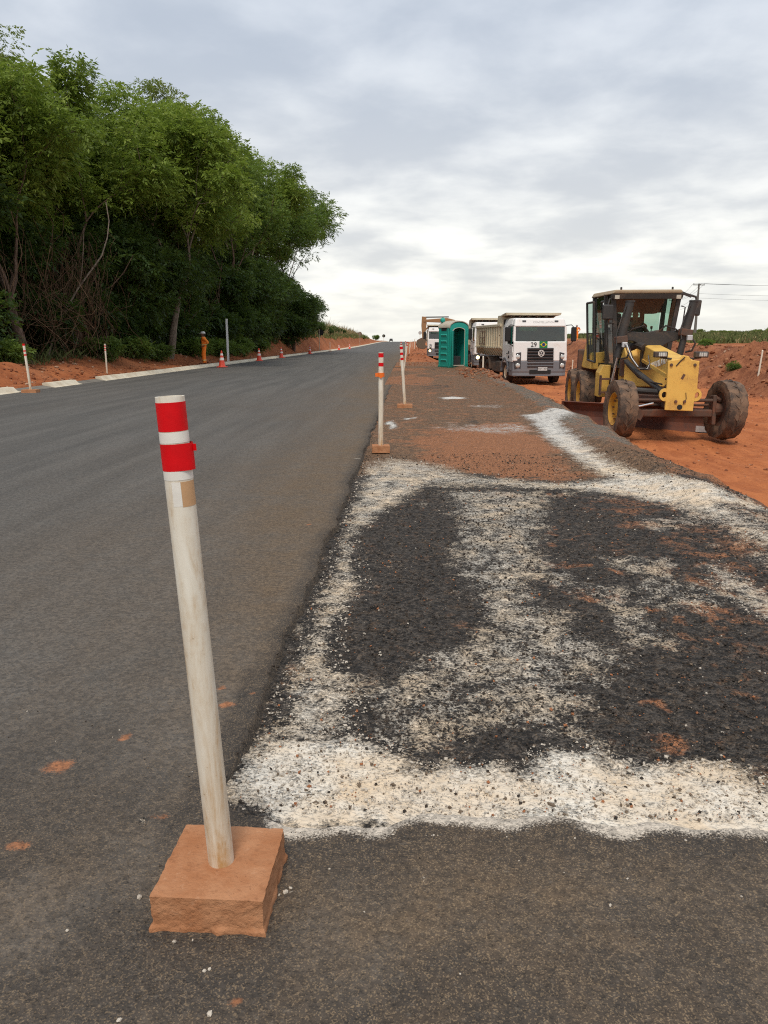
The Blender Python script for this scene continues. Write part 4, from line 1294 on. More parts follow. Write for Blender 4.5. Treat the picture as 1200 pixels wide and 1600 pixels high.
# ------------------------------------------------------------------ marker posts
def rough_block(name, sx, sy, h, mat, parent, seed, skew=0.0, sub=18, amp=0.0042):
    bm = bmesh.new()
    bmesh.ops.create_cube(bm, size=1)
    bmesh.ops.subdivide_edges(bm, edges=bm.edges, cuts=sub, use_grid_fill=True)
    co = np.array([v.co[:] for v in bm.verts])
    u = co * 2
    # soften the corners, spread the foot a little
    r = 0.16 if h > .06 else .1
    q = np.sign(u) * np.abs(u)
    X = q[:, 0] * sx / 2; Y = q[:, 1] * sy / 2; Zz = (q[:, 2] + 1) / 2 * h
    c = np.hypot(np.maximum(np.abs(q[:, 0]) - .93, 0), np.maximum(np.abs(q[:, 1]) - .93, 0))
    X *= 1 - c * .22; Y *= 1 - c * .22
    foot = sstep(0.22 * h, 0.10 * h, Zz) * (.012 * np.clip(fbm(X * 40, Y * 40 + 5, seed, 3) - .25, 0, 1)) * (h / .09)
    X += np.sign(q[:, 0]) * foot * (np.abs(q[:, 0]) > .8); Y += np.sign(q[:, 1]) * foot * (np.abs(q[:, 1]) > .8)
    n1 = fbm(X * 26 + Zz * 17, Y * 26 - Zz * 21, seed, 4) - .5
    n2 = fbm(X * 70 - Zz * 60, Y * 70 + Zz * 50, seed + 4, 3) - .5
    side = np.maximum(np.abs(q[:, 0]), np.abs(q[:, 1])) > .97
    X += np.sign(q[:, 0]) * (n1 * amp * 0.9 + n2 * amp * 1.1) * side * (np.abs(q[:, 0]) > .97)
    Y += np.sign(q[:, 1]) * (n1 * amp * 0.9 + n2 * amp * 1.1) * side * (np.abs(q[:, 1]) > .97)
    Zz += np.where(q[:, 2] > .97, n1 * amp * .35 + n2 * amp * .4 - .004 * c, 0)
    X += skew * Y
    for v, x, y_, z in zip(bm.verts, X, Y, Zz): v.co = (x, y_, z)
    me = bpy.data.meshes.new(name); bm.to_mesh(me); bm.free()
    me.polygons.foreach_set('use_smooth', [True] * len(me.polygons))
    me.set_sharp_from_angle(angle=R(42))
    return link(name, me, mat, parent)


def marker_post(loc, h, r, lean, label, block=(0.28, 0.28, 0.09), bands=((.012, .075, 'r'), (.102, .163, 'r')), rz=0.0, seed=1, n=20, flat=None, group='red banded marker posts', brot=0.0):
    t = thing('marker_post', label, 'post', loc, 0, group)
    z0 = 0.0
    if block:
        b = rough_block('base_block', block[0], block[1], block[2], M['block'], t, seed, sub=40 if n > 30 else 10)
        b.rotation_euler = (0, 0, brot)
        z0 = block[2] - 0.01
    base = Vector((0, 0, z0)); top = Vector((lean[0], lean[1], z0 + h))
    ax_ = (top - base).normalized()
    # pipe: outer wall, rim, inner wall
    prof = [(r * .94, 0.0), (r, 0.0)] + [(r, h * k / 8) for k in range(1, 9)] + [(r * .86, h), (r * .86, h - .05), (0.001, h - .05)]
    pipe = MB().lathe(prof, 'z', (0, 0, 0), n).build('pipe', M['pvc'], t, smooth=True)
    q = Vector((0, 0, 1)).rotation_difference(ax_)
    pipe.rotation_mode = 'QUATERNION'; pipe.rotation_quaternion = q; pipe.location = base
    for a, b_, k in bands:
        m = {'r': M['red_tape'], 'o': M['orange'], 'w': M['white_tape']}[k]
        rr = r * 1.02 if k != 'o' else r * 1.5
        bnd = MB().lathe([(rr * .985, h - b_), (rr, h - b_), (rr, h - a), (rr * .985, h - a)], 'z', (0, 0, 0), n).build('reflective_band', m, pipe, smooth=True)
    return t, pipe


# nearest post
t, pipe = marker_post((-0.457, 1.657, 0.0), 1.152, 0.0312, (-0.060, 0.0), 'large leaning white post with two red bands on brown block, nearest the camera',
                      block=(0.268, 0.276, 0.092), bands=((.012, .074, 'r'), (.076, .099, 'w'), (.160, .180, 'w')), seed=3, n=48, group=None, brot=R(-1.5))
h, r = 1.152, 0.0312
# second band is a loose wrap with a raised tab
mb = MB()
N = 48
pts = []
for k in range(N + 1):
    a = R(150) + k / N * R(372)
    f = max(0, math.cos(a - R(-8))) ** 5
    rr = r * 1.03 + 0.0080 * f + (0.0 if k < N - 6 else 0.004 * (k - N + 6) / 6)
    pts.append((rr * math.cos(a), rr * math.sin(a)))
za, zb = h - .160, h - .101
V_ = [(x, y_, za) for x, y_ in pts] + [(x, y_, zb) for x, y_ in pts]
mb.add(V_, [(i, i + 1, N + 2 + i, N + 1 + i) for i in range(N)])
bw = mb.build('reflective_band', M['red_tape'], pipe, smooth=True)
tb = MB().box((0.0425, -0.004, h - .112), (0.011, 0.0012, 0.015), (0, 0, R(-20))).build('tape_tab', M['red_tape'], bw)


def pipe_patch(name, a0, a1, z0, z1, rr, mat, parent):
    mb = MB(); n = 14
    P = [(rr * math.cos(a0 + (a1 - a0) * k / n), rr * math.sin(a0 + (a1 - a0) * k / n)) for k in range(n + 1)]
    mb.add([(x, y_, z0) for x, y_ in P] + [(x, y_, z1) for x, y_ in P], [(i, i + 1, n + 2 + i, n + 1 + i) for i in range(n)])
    return mb.build(name, mat, parent, smooth=True)


pipe_patch('tape_remnant', R(-68), R(20), h - .240, h - .184, r * 1.012, M['tan_tape'], pipe)
pipe_patch('tape_remnant', R(-105), R(-69), h - .238, h - .184, r * 1.010, M['white_tape'], pipe)
mb = MB()
rr = r * 1.014
P = [(R(195), h - .183), (R(195), h - .214), (R(205), h - .208), (R(211), h - .200), (R(200), h - .186)]
mb.add([(rr * math.cos(a), rr * math.sin(a), z) for a, z in P], [tuple(range(5))])
mb.build('sticker', M['paper'], pipe)

STD = ((.010, .058, 'r'), (.105, .150, 'r'))
t, pp = marker_post((-0.357, 9.72, -0.035), 1.165, 0.0315, (0.004, 0.0), 'upright white post with orange clip, second from the camera', block=(0.225, 0.22, 0.085), bands=((.008, .060, 'r'), (.125, .170, 'r')), seed=7, brot=R(4))
cl = MB()
cl.lathe([(r * 1.05, h - .285), (r * 1.4, h - .285), (r * 1.4, h - .235), (r * 1.05, h - .235)], 'z', (0, 0, 0), 16)
cl.box((-0.045, -0.01, h - .26), (0.05, 0.03, 0.045)); cl.prism([(-.02, h - .285), (.02, h - .285), (0.002, h - .305)], 'y', -0.045, -0.035)
cl.build('orange_clip', M['orange'], pp)
t, pp = marker_post((-0.09, 16.2, -0.02), 1.22, 0.032, (-0.085, 0.0), 'leaning white post with three red bands beyond the orange clip post', block=(0.32, 0.28, 0.07), bands=((.03, .085, 'r'), (.15, .20, 'r'), (.255, .305, 'r')), seed=8)
marker_post((-0.24, 32.2, 0.02), 1.28, 0.030, (0.155, 0.0), 'thin post leaning right, tallest behind the three band post', block=None, bands=STD, seed=9, n=12)
marker_post((-0.46, 39.2, 0.03), 1.22, 0.032, (0.04, 0.0), 'post on a flat block by the bulge of the road edge', block=(0.5, 0.3, 0.06), bands=((.01, .06, 'r'), (.12, .17, 'r'), (.22, .27, 'r')), seed=10, n=12)
marker_post((-0.30, 55, 0.0), 1.25, 0.034, (0.02, 0.0), 'small distant banded post among the right roadside posts', block=(0.3, 0.3, 0.06), bands=STD, seed=11, n=10)
marker_post((-10.05, 20.3, 0.0), 1.20, 0.032, (-0.07, 0.0), 'white banded post on a block beside the left kerb gap', block=(0.40, 0.26, 0.08), bands=((.0, .055, 'r'), (.17, .205, 'r'), (.27, .31, 'r')), seed=12)
px_, py_ = -11.1, 28.3
marker_post((px_, py_, gzf(px_, py_) - .02), 1.25 - gzf(px_, py_), 0.030, (0, 0.0), 'white post without block standing in the left verge', block=None, bands=((.06, .10, 'r'), (.15, .18, 'r'), (.21, .24, 'r')), seed=13)
marker_post((-10.15, 100, 0.0), 1.10, 0.035, (0, 0.0), 'plain pale stake on a block between far cones', block=(0.4, 0.3, 0.08), bands=(), seed=14, n=10, group=None)


# ------------------------------------------------------------------ cones
def make_cone(label):
    t = thing('traffic_cone', label, 'cone', group='traffic cones along the left kerb')
    MB().box((0, 0, 0.02), (0.48, 0.48, 0.04)).build('cone_base', M['cone'], t, bevel=.015)
    H_ = 0.84
    rad = lambda z: 0.175 - (0.175 - 0.030) * (z - 0.04) / (H_ - 0.04)
    MB().lathe([(rad(0.04) + .012, 0.04), (rad(.06), 0.06), (rad(.3), .3), (rad(.6), .6), (rad(H_), H_), (0.02, H_ + .006), (0.001, H_ + .006)], 'z', n=20).build('cone_body', M['cone'], t, smooth=True)
    for a, b in ((0.36, 0.49), (0.60, 0.70)):
        MB().lathe([(rad(a) + .001, a), (rad(a) + .004, a), (rad(b) + .004, b), (rad(b) + .001, b)], 'z', n=20).build('white_band', M['cone_white'], t, smooth=True)
    return t


cone_l = ['cone nearest the worker in orange, leftmost of the traffic cones', 'second traffic cone from the worker, right of the white flat post', 'third traffic cone along the kerb from the worker', 'fourth traffic cone along the kerb from the worker', 'fifth traffic cone, just right of the pale stake', 'farthest traffic cone on the left kerb']
c0 = make_cone(cone_l[0])
for i, (x, y_) in enumerate([(-9.75, 39.9), (-10.45, 52.6), (-10.55, 62.4), (-10.55, 80.4), (-10.25, 112.5), (-10.05, 130)]):
    o = c0 if i == 0 else copy_tree(c0)
    o['label'] = cone_l[i]
    zk = 0.0 if x > -10.3 else 0.10
    o.location = (x + (0.12 if zk == 0 else 0.30), y_, 0.002)
    o.rotation_euler = (0, 0, 0.3 * i)

# ------------------------------------------------------------------ white flat post, sign posts, stakes
x, y_ = -10.95, 47.0
t = thing('flat_post', 'tall flat white post standing behind the kerb right of the worker', 'post', (x, y_, gzf(x, y_) - .05), R(8))
MB().prism([(-.062, -.03), (.062, -.03), (.062, -.02), (-.05, -.02), (-.05, .02), (.062, .02), (.062, .03), (-.062, .03)], 'z', 0, 2.58).build('post_channel', M['paper'], t)
MB().box((0.035, -.034, 2.3), (.03, .006, .35)).build('reflector', M['steel'], t)


def road_sign(loc, h, label, n=8, rs=.38, mat='dark', two=False):
    t = thing('road_sign', label, 'sign', loc)
    MB().tube([(0, 0, 0), (0, 0, h)], .045, 8).build('sign_post', M['wood'], t)
    MB().lathe([(0.001, -.02), (rs, -.02), (rs, .0), (.001, .0)], 'y', (0.0 if not two else .2, 0.07, h - rs), n).build('sign_plate', M[mat], t)
    return t


road_sign((-11.05, 96, gzf(-11.05, 96)), 2.6, 'dark sign seen from behind on a post at the foot of the cut bank', two=True)
road_sign((-11.0, 174, gzf(-11.0, 174)), 3.0, 'brown backed sign on a tall post before the cut bank thins out', rs=.45, mat='bucket')
road_sign((-10.9, 332, gzf(-10.9, 332)), 3.0, 'small dark round sign against the sky at the road crest', rs=.7)
road_sign((2.7, 205, gzf(2.7, 205)), 3.2, 'pale round sign on a thin post far right of the road', n=14, rs=.45, mat='steel')
GS = 'survey stakes right of the far road'
for i, (x, y_, hh) in enumerate([(0.0, 84, 1.0), (.55, 92, 1.1), (1.05, 118, 1.3), (.15, 150, 1.4), (.55, 165, 1.5), (1.1, 182, 1.6), (1.6, 190, 1.5)]):
    z = gzf(x, y_)
    o = MB().box((0, 0, hh / 2), (.07, .05, hh)).build('survey_stake', M['stake'])
    o.location = (x, y_, z - .05); o.rotation_euler = (R(rnd.uniform(-2, 2)), R(rnd.uniform(-3, 3)), 0)
    tag(o, 'thin pale survey stake right of the far road', 'stake', GS)
for (x, y_, hh, lab, tl) in [(13.62, 30.9, .95, 'leaning white stake on the red bank at the right edge', 4), (9.55, 46.2, .65, 'short white stake on the bank between truck and grader', 2), (3.15, 33.6, .72, 'white stake in front of the dump trucks beside the toilet', 0)]:
    z = gzf(x, y_) if x > 4 else max(gzf(x, y_), -.05)
    o = MB().hexa([(-.03, -.02, -.1), (.03, -.02, -.1), (.03, .02, -.1), (-.03, .02, -.1), (-.028, -.018, hh), (.028, -.018, hh), (.02, .018, hh + .03), (-.02, .018, hh + .03)]).build('survey_stake', M['stake'])
    o.location = (x, y_, z); o.rotation_euler = (0, R(tl), 0)
    tag(o, lab, 'stake')

# ------------------------------------------------------------------ utility poles and wires
def u_pole(x, y_, h, label):
    z = gzf(x, y_)
    t = thing('utility_pole', label, 'utility pole', (x, y_, z), R(12))
    MB().tube([(0, 0, -.2), (0, 0, h)], [.28, .15], 8).build('pole', M['pole'], t)
    MB().box((0, 0, h - .25), (2.3, .12, .14)).build('crossarm', M['pole'], t)
    for dx in (-1.05, .35, 1.05):
        MB().lathe([(.001, h - .18), (.05, h - .18), (.08, h - .05), (.04, h + .08), (.001, h + .1)], 'z', (dx, 0, 0), 8).build('insulator', M['steel'], t)
    return z + h


zt1 = u_pole(54.1, 151.5, 9.4, 'tall dark utility pole with crossarm on the right skyline')
zt2 = u_pole(72.8, 223, 9.6, 'distant utility pole glimpsed through the grader cab')
zt3 = u_pole(118, 135, 9.6, 'utility pole beyond the right edge carrying the wires')


def wire(a, b, sag, i):
    pts = [(a[0] + (b[0] - a[0]) * t, a[1] + (b[1] - a[1]) * t, a[2] + (b[2] - a[2]) * t - sag * 4 * t * (1 - t)) for t in [k / 14 for k in range(15)]]
    o = MB().tube(pts, .02, 4).build('power_line', M['wire'])
    tag(o, 'thin power line strung between the right-hand utility poles', 'wire', 'power lines')


for dx, dz in ((-1.05, 0.0), (.35, 0.0), (1.05, 0.0), (0, -1.8), (0, -2.6)):
    wire((54.1 + dx, 151.5, zt1 + dz), (118 + dx * .3, 135 + dx, zt3 + dz + .3), 1.4, 0)
    wire((54.1 + dx, 151.5, zt1 + dz), (72.8 + dx, 223, zt2 + dz), 1.0, 0)


# ------------------------------------------------------------------ people
def skin_body(name, J, E, rad, parent, matfn, mats, root_idx=0, extra=None):
    """one continuous surface grown over a joint graph; J name->pos, E pairs, rad name->radius"""
    names = list(J)
    me = bpy.data.meshes.new('tmp')
    me.from_pydata([J[k] for k in names], [(names.index(a), names.index(b)) for a, b in E], [])
    ob = bpy.data.objects.new('tmp', me); col.objects.link(ob)
    md = ob.modifiers.new('skin', 'SKIN')
    md.use_smooth_shade = True
    sv = me.skin_vertices[0].data
    for i, k in enumerate(names):
        rr = rad[k] if hasattr(rad[k], '__len__') else (rad[k], rad[k])
        sv[i].radius = rr
        sv[i].use_root = (i == root_idx)
    ob.modifiers.new('sub', 'SUBSURF').levels = 2
    ob.modifiers['sub'].render_levels = 2
    dg = bpy.context.evaluated_depsgraph_get()
    ev = ob.evaluated_get(dg)
    m2 = bpy.data.meshes.new_from_object(ev)
    m2.name = name
    bpy.data.objects.remove(ob); bpy.data.meshes.remove(me)
    m2.materials.clear()
    for m in mats: m2.materials.append(m)
    for p in m2.polygons:
        p.material_index = matfn(p.center)
        p.use_smooth = True
    return link(name, m2, None, parent)


def add_hand(parent, wrist, d, side, mat):
    """palm and five unequal, slightly curled fingers"""
    d = Vector(d).normalized(); s = d.cross(Vector((0, 0, 1)))
    s = s.normalized() if s.length > .05 else Vector((1, 0, 0))
    nrm = s.cross(d)
    w_ = Vector(wrist)
    mb = MB()
    mb.tube([w_, w_ + d * .04, w_ + d * .09], [.026, .036, .034], 8)
    for k, (o_, ln) in enumerate(((-.028, .062), (-.010, .075), (.010, .080), (.027, .070))):
        b = w_ + d * .085 + s * o_
        mb.tube([b, b + d * ln * .5 - nrm * .01, b + d * ln * .85 - nrm * .03], [.0095, .009, .007], 6)
    b = w_ + d * .03 - s * .03 * side
    mb.tube([b, b + d * .03 - s * .025 * side, b + d * .06 - s * .03 * side], [.011, .010, .008], 6)
    return mb.build('hand', mat, parent, smooth=True)


def worker(loc, rz, label, sc=1.0):
    t = thing('person', label, 'person', loc, rz)
    t.scale = (sc * 1.22, sc * 1.22, sc)
    # local: faces -x, slightly turned; elbows back, hands on the hips
    J = {'pel': (0, 0, .96), 'belly': (-.01, 0, 1.10), 'chest': (0.0, 0, 1.30), 'neck': (-.01, 0, 1.47), 'jaw': (-.03, 0, 1.56), 'head': (-.025, 0, 1.64), 'crown': (-.01, 0, 1.72),
         'hl': (0, .095, .92), 'kl': (-.02, .11, .50), 'al': (.02, .12, .10), 'tl': (-.13, .13, .045),
         'hr': (0, -.095, .92), 'kr': (-.05, -.10, .50), 'ar': (-.02, -.11, .10), 'tr': (-.17, -.12, .045),
         'sl': (0.0, .19, 1.42), 'el': (.17, .30, 1.20), 'wl': (.02, .21, 1.02), 'sr': (0.0, -.19, 1.42), 'er': (.19, -.28, 1.20), 'wr': (.03, -.20, 1.02)}
    E = [('pel', 'belly'), ('belly', 'chest'), ('chest', 'neck'), ('neck', 'jaw'), ('jaw', 'head'), ('head', 'crown'), ('pel', 'hl'), ('hl', 'kl'), ('kl', 'al'), ('al', 'tl'), ('pel', 'hr'), ('hr', 'kr'), ('kr', 'ar'), ('ar', 'tr'),
         ('chest', 'sl'), ('sl', 'el'), ('el', 'wl'), ('chest', 'sr'), ('sr', 'er'), ('er', 'wr')]
    rad = {'pel': (.15, .12), 'belly': (.15, .12), 'chest': (.17, .125), 'neck': .058, 'jaw': (.07, .078), 'head': (.082, .10), 'crown': .06, 'hl': .098, 'kl': .073, 'al': .062, 'tl': .045, 'hr': .098, 'kr': .073, 'ar': .062, 'tr': .045,
           'sl': .075, 'el': .056, 'wl': .042, 'sr': .075, 'er': .056, 'wr': .042}

    def mf(c):
        if c.z < .12: return 3
        if c.z > 1.49: return 2
        if .22 < c.z < .30 or 1.06 < c.z < 1.12: return 4
        return 1 if c.z > 1.0 else 0
    skin_body('body', J, E, rad, t, mf, [M['hivis'], M['hivis_y'], M['skin'], M['boot'], M['reflect']])
    add_hand(t, J['wl'], (-.9, -.1, -.25), 1, M['skin']); add_hand(t, J['wr'], (-.9, .1, -.25), -1, M['skin'])
    # cap with peak and neck shade, nose, ears
    cap = MB().lathe([(.105, 1.665), (.112, 1.675), (.108, 1.72), (.085, 1.765), (.045, 1.785), (.001, 1.79)], 'z', (-.025, 0, 0), 18).build('cap', M['hat'], t, smooth=True)
    MB().prism([(-.125, -.075), (-.19, -.06), (-.215, 0), (-.19, .06), (-.125, .075)], 'z', 1.662, 1.675).build('peak', M['hat'], cap)
    MB().hexa([(-.125, -.012, 1.585), (-.10, -.015, 1.585), (-.10, .015, 1.585), (-.125, .012, 1.585), (-.115, -.008, 1.635), (-.10, -.01, 1.635), (-.10, .01, 1.635), (-.115, .008, 1.635)]).build('nose', M['skin'], t)
    for s in (-1, 1):
        MB().box((-.015, .088 * s, 1.615), (.035, .016, .055)).build('ear', M['skin'], t, bevel=.006)
        MB().box((-.098, .032 * s, 1.64), (.012, .022, .010)).build('eye', M['dark'], t)
    MB().tube([(-.085, .12, 1.44), (-.14, .06, 1.25), (-.145, 0, 1.12)], [.018] * 3, 6).build('harness_strap', M['dark'], t)
    MB().box((0.035, 0, 1.60), (.09, .15, .09)).build('hair', M['hair'], t, bevel=.03)
    return t


x, y_ = -11.15, 42.3
worker((x, y_, gzf(x, y_) - .02), R(12), 'worker in orange uniform and white cap standing by the left kerb', 1.0)
x, y_ = 18.9, 90
worker((x, y_, gzf(x, y_) - .02), R(70), 'small distant figure in orange on the bank beside the truck mirror', 1.0)


def text(name, s, size, mat, parent, loc, rot, ext=.002, align='CENTER'):
    cu = bpy.data.curves.new('t', 'FONT')
    cu.body = s; cu.size = size; cu.extrude = ext; cu.align_x = align; cu.align_y = 'CENTER'; cu.resolution_u = 3
    ob = bpy.data.objects.new('t', cu); col.objects.link(ob)
    me = bpy.data.meshes.new_from_object(ob.evaluated_get(bpy.context.evaluated_depsgraph_get()))
    bpy.data.objects.remove(ob)
    me.materials.clear()
    o = link(name, me, mat, parent)
    o.location = loc; o.rotation_euler = rot
    return o


# ------------------------------------------------------------------ portable toilet
def toilet(loc, rz):
    t = thing('portable_toilet', 'teal portable toilet with open door and pale arched roof', 'toilet', loc, rz)
    W_, D_, H_ = 1.06, 1.06, 2.02
    T = M['teal']
    MB().box((0, 0, .05), (W_ + .06, D_ + .06, .10)).build('base', M['teal_dark'], t, bevel=.02)
    for sx in (-1, 1):
        wl = MB().box((sx * (W_ / 2 - .02), .0, .10 + H_ / 2 - .05), (.04, D_, H_ - .1)).build('side_wall', T, t)
        for k in range(5):
            z = .28 + k * .30
            MB().hexa([(sx * W_ / 2, -.30, z), (sx * W_ / 2 + sx * .001, .30, z), (sx * W_ / 2, .30, z), (sx * W_ / 2, -.30, z), (sx * (W_ / 2 + .04), -.27, z + .10), (sx * (W_ / 2 + .04), .27, z + .10), (sx * W_ / 2, .30, z + .15), (sx * W_ / 2, -.30, z + .15)]).build('moulded_rib', T, wl)
        for k in (-1, 1):
            MB().box((sx * (W_ / 2 + .008), k * .42, 1.0), (.03, .09, 1.9)).build('corner_rib', T, wl, bevel=.01)
        MB().box((sx * (W_ / 2 + .004), 0, 1.86), (.02, .5, .14)).build('vent_grille', M['dark'], wl)
    MB().box((0, D_ / 2 - .02, 1.05), (W_ - .09, .035, 1.9)).build('back_wall', M['teal_dark'], t)
    # arched front frame
    arch = lambda hw, z0, rise, n=10: [(hw * math.cos(math.pi * k / n), z0 + rise * math.sin(math.pi * k / n)) for k in range(n + 1)]
    out = [(W_ / 2, .08)] + arch(W_ / 2, 1.92, .26) + [(-W_ / 2, .08)]
    inn = [(.31, .12)] + arch(.31, 1.78, .14) + [(-.31, .12)]
    mb = MB(); n = len(out)
    for y0 in (-D_ / 2 - .02, -D_ / 2 + .03):
        pass
    V_ = [(x, -D_ / 2 - .02, z) for x, z in out] + [(x, -D_ / 2 - .02, z) for x, z in inn] + [(x, -D_ / 2 + .03, z) for x, z in out] + [(x, -D_ / 2 + .03, z) for x, z in inn]
    F_ = []
    for i in range(n - 1):
        F_ += [(i, i + 1, n + i + 1, n + i), (2 * n + i, 3 * n + i, 3 * n + i + 1, 2 * n + i + 1), (n + i, n + i + 1, 3 * n + i + 1, 3 * n + i), (i, 2 * n + i, 2 * n + i + 1, i + 1)]
    mb.add(V_, F_)
    fr = mb.build('front_frame', T, t)
    V_ = []; F_ = []
    inn2 = [(x * 1.08, z * 1.012) for x, z in inn]
    mb = MB().add([(x, -D_ / 2 - .032, z) for x, z in inn] + [(x, -D_ / 2 - .032, z) for x, z in inn2], [(i, i + 1, n + i + 1, n + i) for i in range(n - 1)])
    dt = mb.build('door_trim', M['fibre'], fr)
    md = dt.modifiers.new('s', 'SOLIDIFY'); md.thickness = .012
    MB().box((0, -D_ / 2 - .03, .115), (.62, .06, .05)).build('door_sill', M['fibre'], fr)
    for sx in (-1, 1):
        MB().box((sx * .44, -D_ / 2 - .035, 1.0), (.05, .03, 1.7)).build('front_rib', T, fr, bevel=.01)
    # door leaf swung open towards the camera side
    dr = MB().box((.29, 0, .95), (.58, .03, 1.66)).build('door', T, t, bevel=.008)
    dr.location = (-.31, -D_ / 2 - .05, 0); dr.rotation_euler = (0, 0, R(-126))
    MB().box((.29, -.02, 1.75), (.28, .012, .14)).build('door_notice', M['fibre'], dr)
    MB().box((.50, -.03, 1.0), (.08, .03, .12)).build('latch', M['dark'], dr)
    # roof: pale barrel vault with a teal lip
    prof = [(W_ / 2 + .03, 1.93)] + [((W_ / 2 + .03) * math.cos(math.pi * k / 12), 1.96 + .30 * math.sin(math.pi * k / 12)) for k in range(13)] + [(-W_ / 2 - .03, 1.93)]
    low = [(x * .95, z - .035) for x, z in prof]
    V_ = []
    mb = MB()
    nn = len(prof)
    for y0 in (-D_ / 2 - .05, D_ / 2 + .04):
        V_ += [(x, y0, z) for x, z in prof] + [(x, y0, z) for x, z in low]
    F_ = []
    for i in range(nn - 1):
        F_ += [(i, i + 1, 2 * nn + i + 1, 2 * nn + i), (nn + i, 3 * nn + i, 3 * nn + i + 1, nn + i + 1), (i, nn + i, nn + i + 1, i + 1), (2 * nn + i, 2 * nn + i + 1, 3 * nn + i + 1, 3 * nn + i)]
    mb.add(V_, F_)
    rf = mb.build('roof', M['fibre'], t, smooth=True)
    for yk in (-.3, .0, .3):
        pts = [((W_ / 2 + .035) * math.cos(math.pi * k / 12), yk, 1.965 + .305 * math.sin(math.pi * k / 12)) for k in range(1, 12)]
        MB().tube(pts, .015, 5).build('roof_rib', M['fibre'], rf)
    # inside: seat box, tank, vent pipe with cap
    sb = MB().box((0, .26, .33), (.92, .5, .46)).build('seat_box', M['truck_dark'], t, bevel=.03)
    MB().lathe([(.001, .565), (.2, .565), (.22, .58), (.2, .60), (.001, .60)], 'z', (0, .22, 0), 16).build('seat_lid', M['dark'], sb, smooth=True)
    MB().lathe([(.001, -.06), (.14, -.06), (.17, 0), (.14, .06), (.001, .06)], 'y', (-.22, .42, .95), 14).build('urinal', M['dark'], t, smooth=True)
    vp = MB().tube([(-.38, .42, .5), (-.38, .42, 2.25)], .05, 10).build('vent_pipe', T, t)
    MB().lathe([(.001, 2.18), (.09, 2.2), (.13, 2.28), (.11, 2.37), (.05, 2.42), (.001, 2.43)], 'z', (-.38, .42, 0), 14).build('vent_cap', T, vp, smooth=True)
    return t


toilet((2.17, 39.2, 0.03), R(27))

# ------------------------------------------------------------------ wheels
def tyre_mesh(mb, r, w, n=28, lugs=0, rin=None, lug_h=.06):
    rin = rin or r * .55
    hw = w / 2
    prof = [(rin, -hw * .72), (rin * 1.12, -hw * .92), (r * .80, -hw), (r * .93, -hw * .94), (r - lug_h * .6, -hw * .72), (r - lug_h * .4, 0), (r - lug_h * .6, hw * .72), (r * .93, hw * .94), (r * .80, hw), (rin * 1.12, hw * .92), (rin, hw * .72)]
    mb.lathe(prof, 'x', (0, 0, 0), n, closed=True)
    for k in range(lugs):
        for s in (-1, 1):
            a0 = 2 * math.pi * (k + (.5 if s > 0 else 0)) / lugs
            V_ = []
            for (xx, da) in ((s * hw * .99, -.02), (s * hw * .05, .20)):
                for dd in (-.5, .5):
                    for rr in (r - lug_h * 1.6, r - (lug_h * .75 if abs(xx) > hw * .8 else 0)):
                        a = a0 + da * 1.6 + dd * (2 * math.pi / lugs) * .42
                        V_.append((xx, rr * math.cos(a), rr * math.sin(a)))
            mb.hexa([V_[0], V_[2], V_[6], V_[4], V_[1], V_[3], V_[7], V_[5]])


def wheel(parent, loc, r, w, tyre, rim, lugs=0, side=-1, steer=0.0, hub='deep', tilt=0.0, phase=0.0):
    """parent > wheel (tyre) > rim, hub; side = direction of the outer face along x"""
    mb = MB(); tyre_mesh(mb, r, w, 32 if lugs else 24, lugs)
    wv = mb.build('wheel', tyre, parent, smooth=True)
    wv.location = loc; wv.rotation_euler = (phase, tilt, steer); wv.rotation_mode = 'XYZ'
    rin = r * .56
    s = side
    if hub == 'deep':
        prof = [(rin, s * w * .36), (rin * .96, s * w * .40), (rin * .90, s * w * .36), (rin * .84, s * w * .14), (rin * .45, s * w * .08), (rin * .42, s * w * .20), (rin * .25, s * w * .22), (.001, s * w * .22)]
    else:
        prof = [(rin, s * w * .38), (rin * .93, s * w * .40), (rin * .88, s * w * .30), (rin * .55, s * w * .20), (rin * .40, s * w * .34), (.001, s * w * .36)]
    rm = MB().lathe(prof, 'x', (0, 0, 0), 24).build('rim', rim, wv, smooth=True)
    mb = MB()
    for k in range(10):
        a = 2 * math.pi * k / 10
        mb.box((s * w * .19, rin * .66 * math.cos(a), rin * .66 * math.sin(a)), (.04, .03, .03))
    mb.build('wheel_nuts', M['grime'], rm)
    MB().lathe([(rin, -s * w * .34), (rin * .6, -s * w * .2), (.001, -s * w * .2)], 'x', (0, 0, 0), 16).build('rim_inner', M['grime'], wv, smooth=True)
    return wv


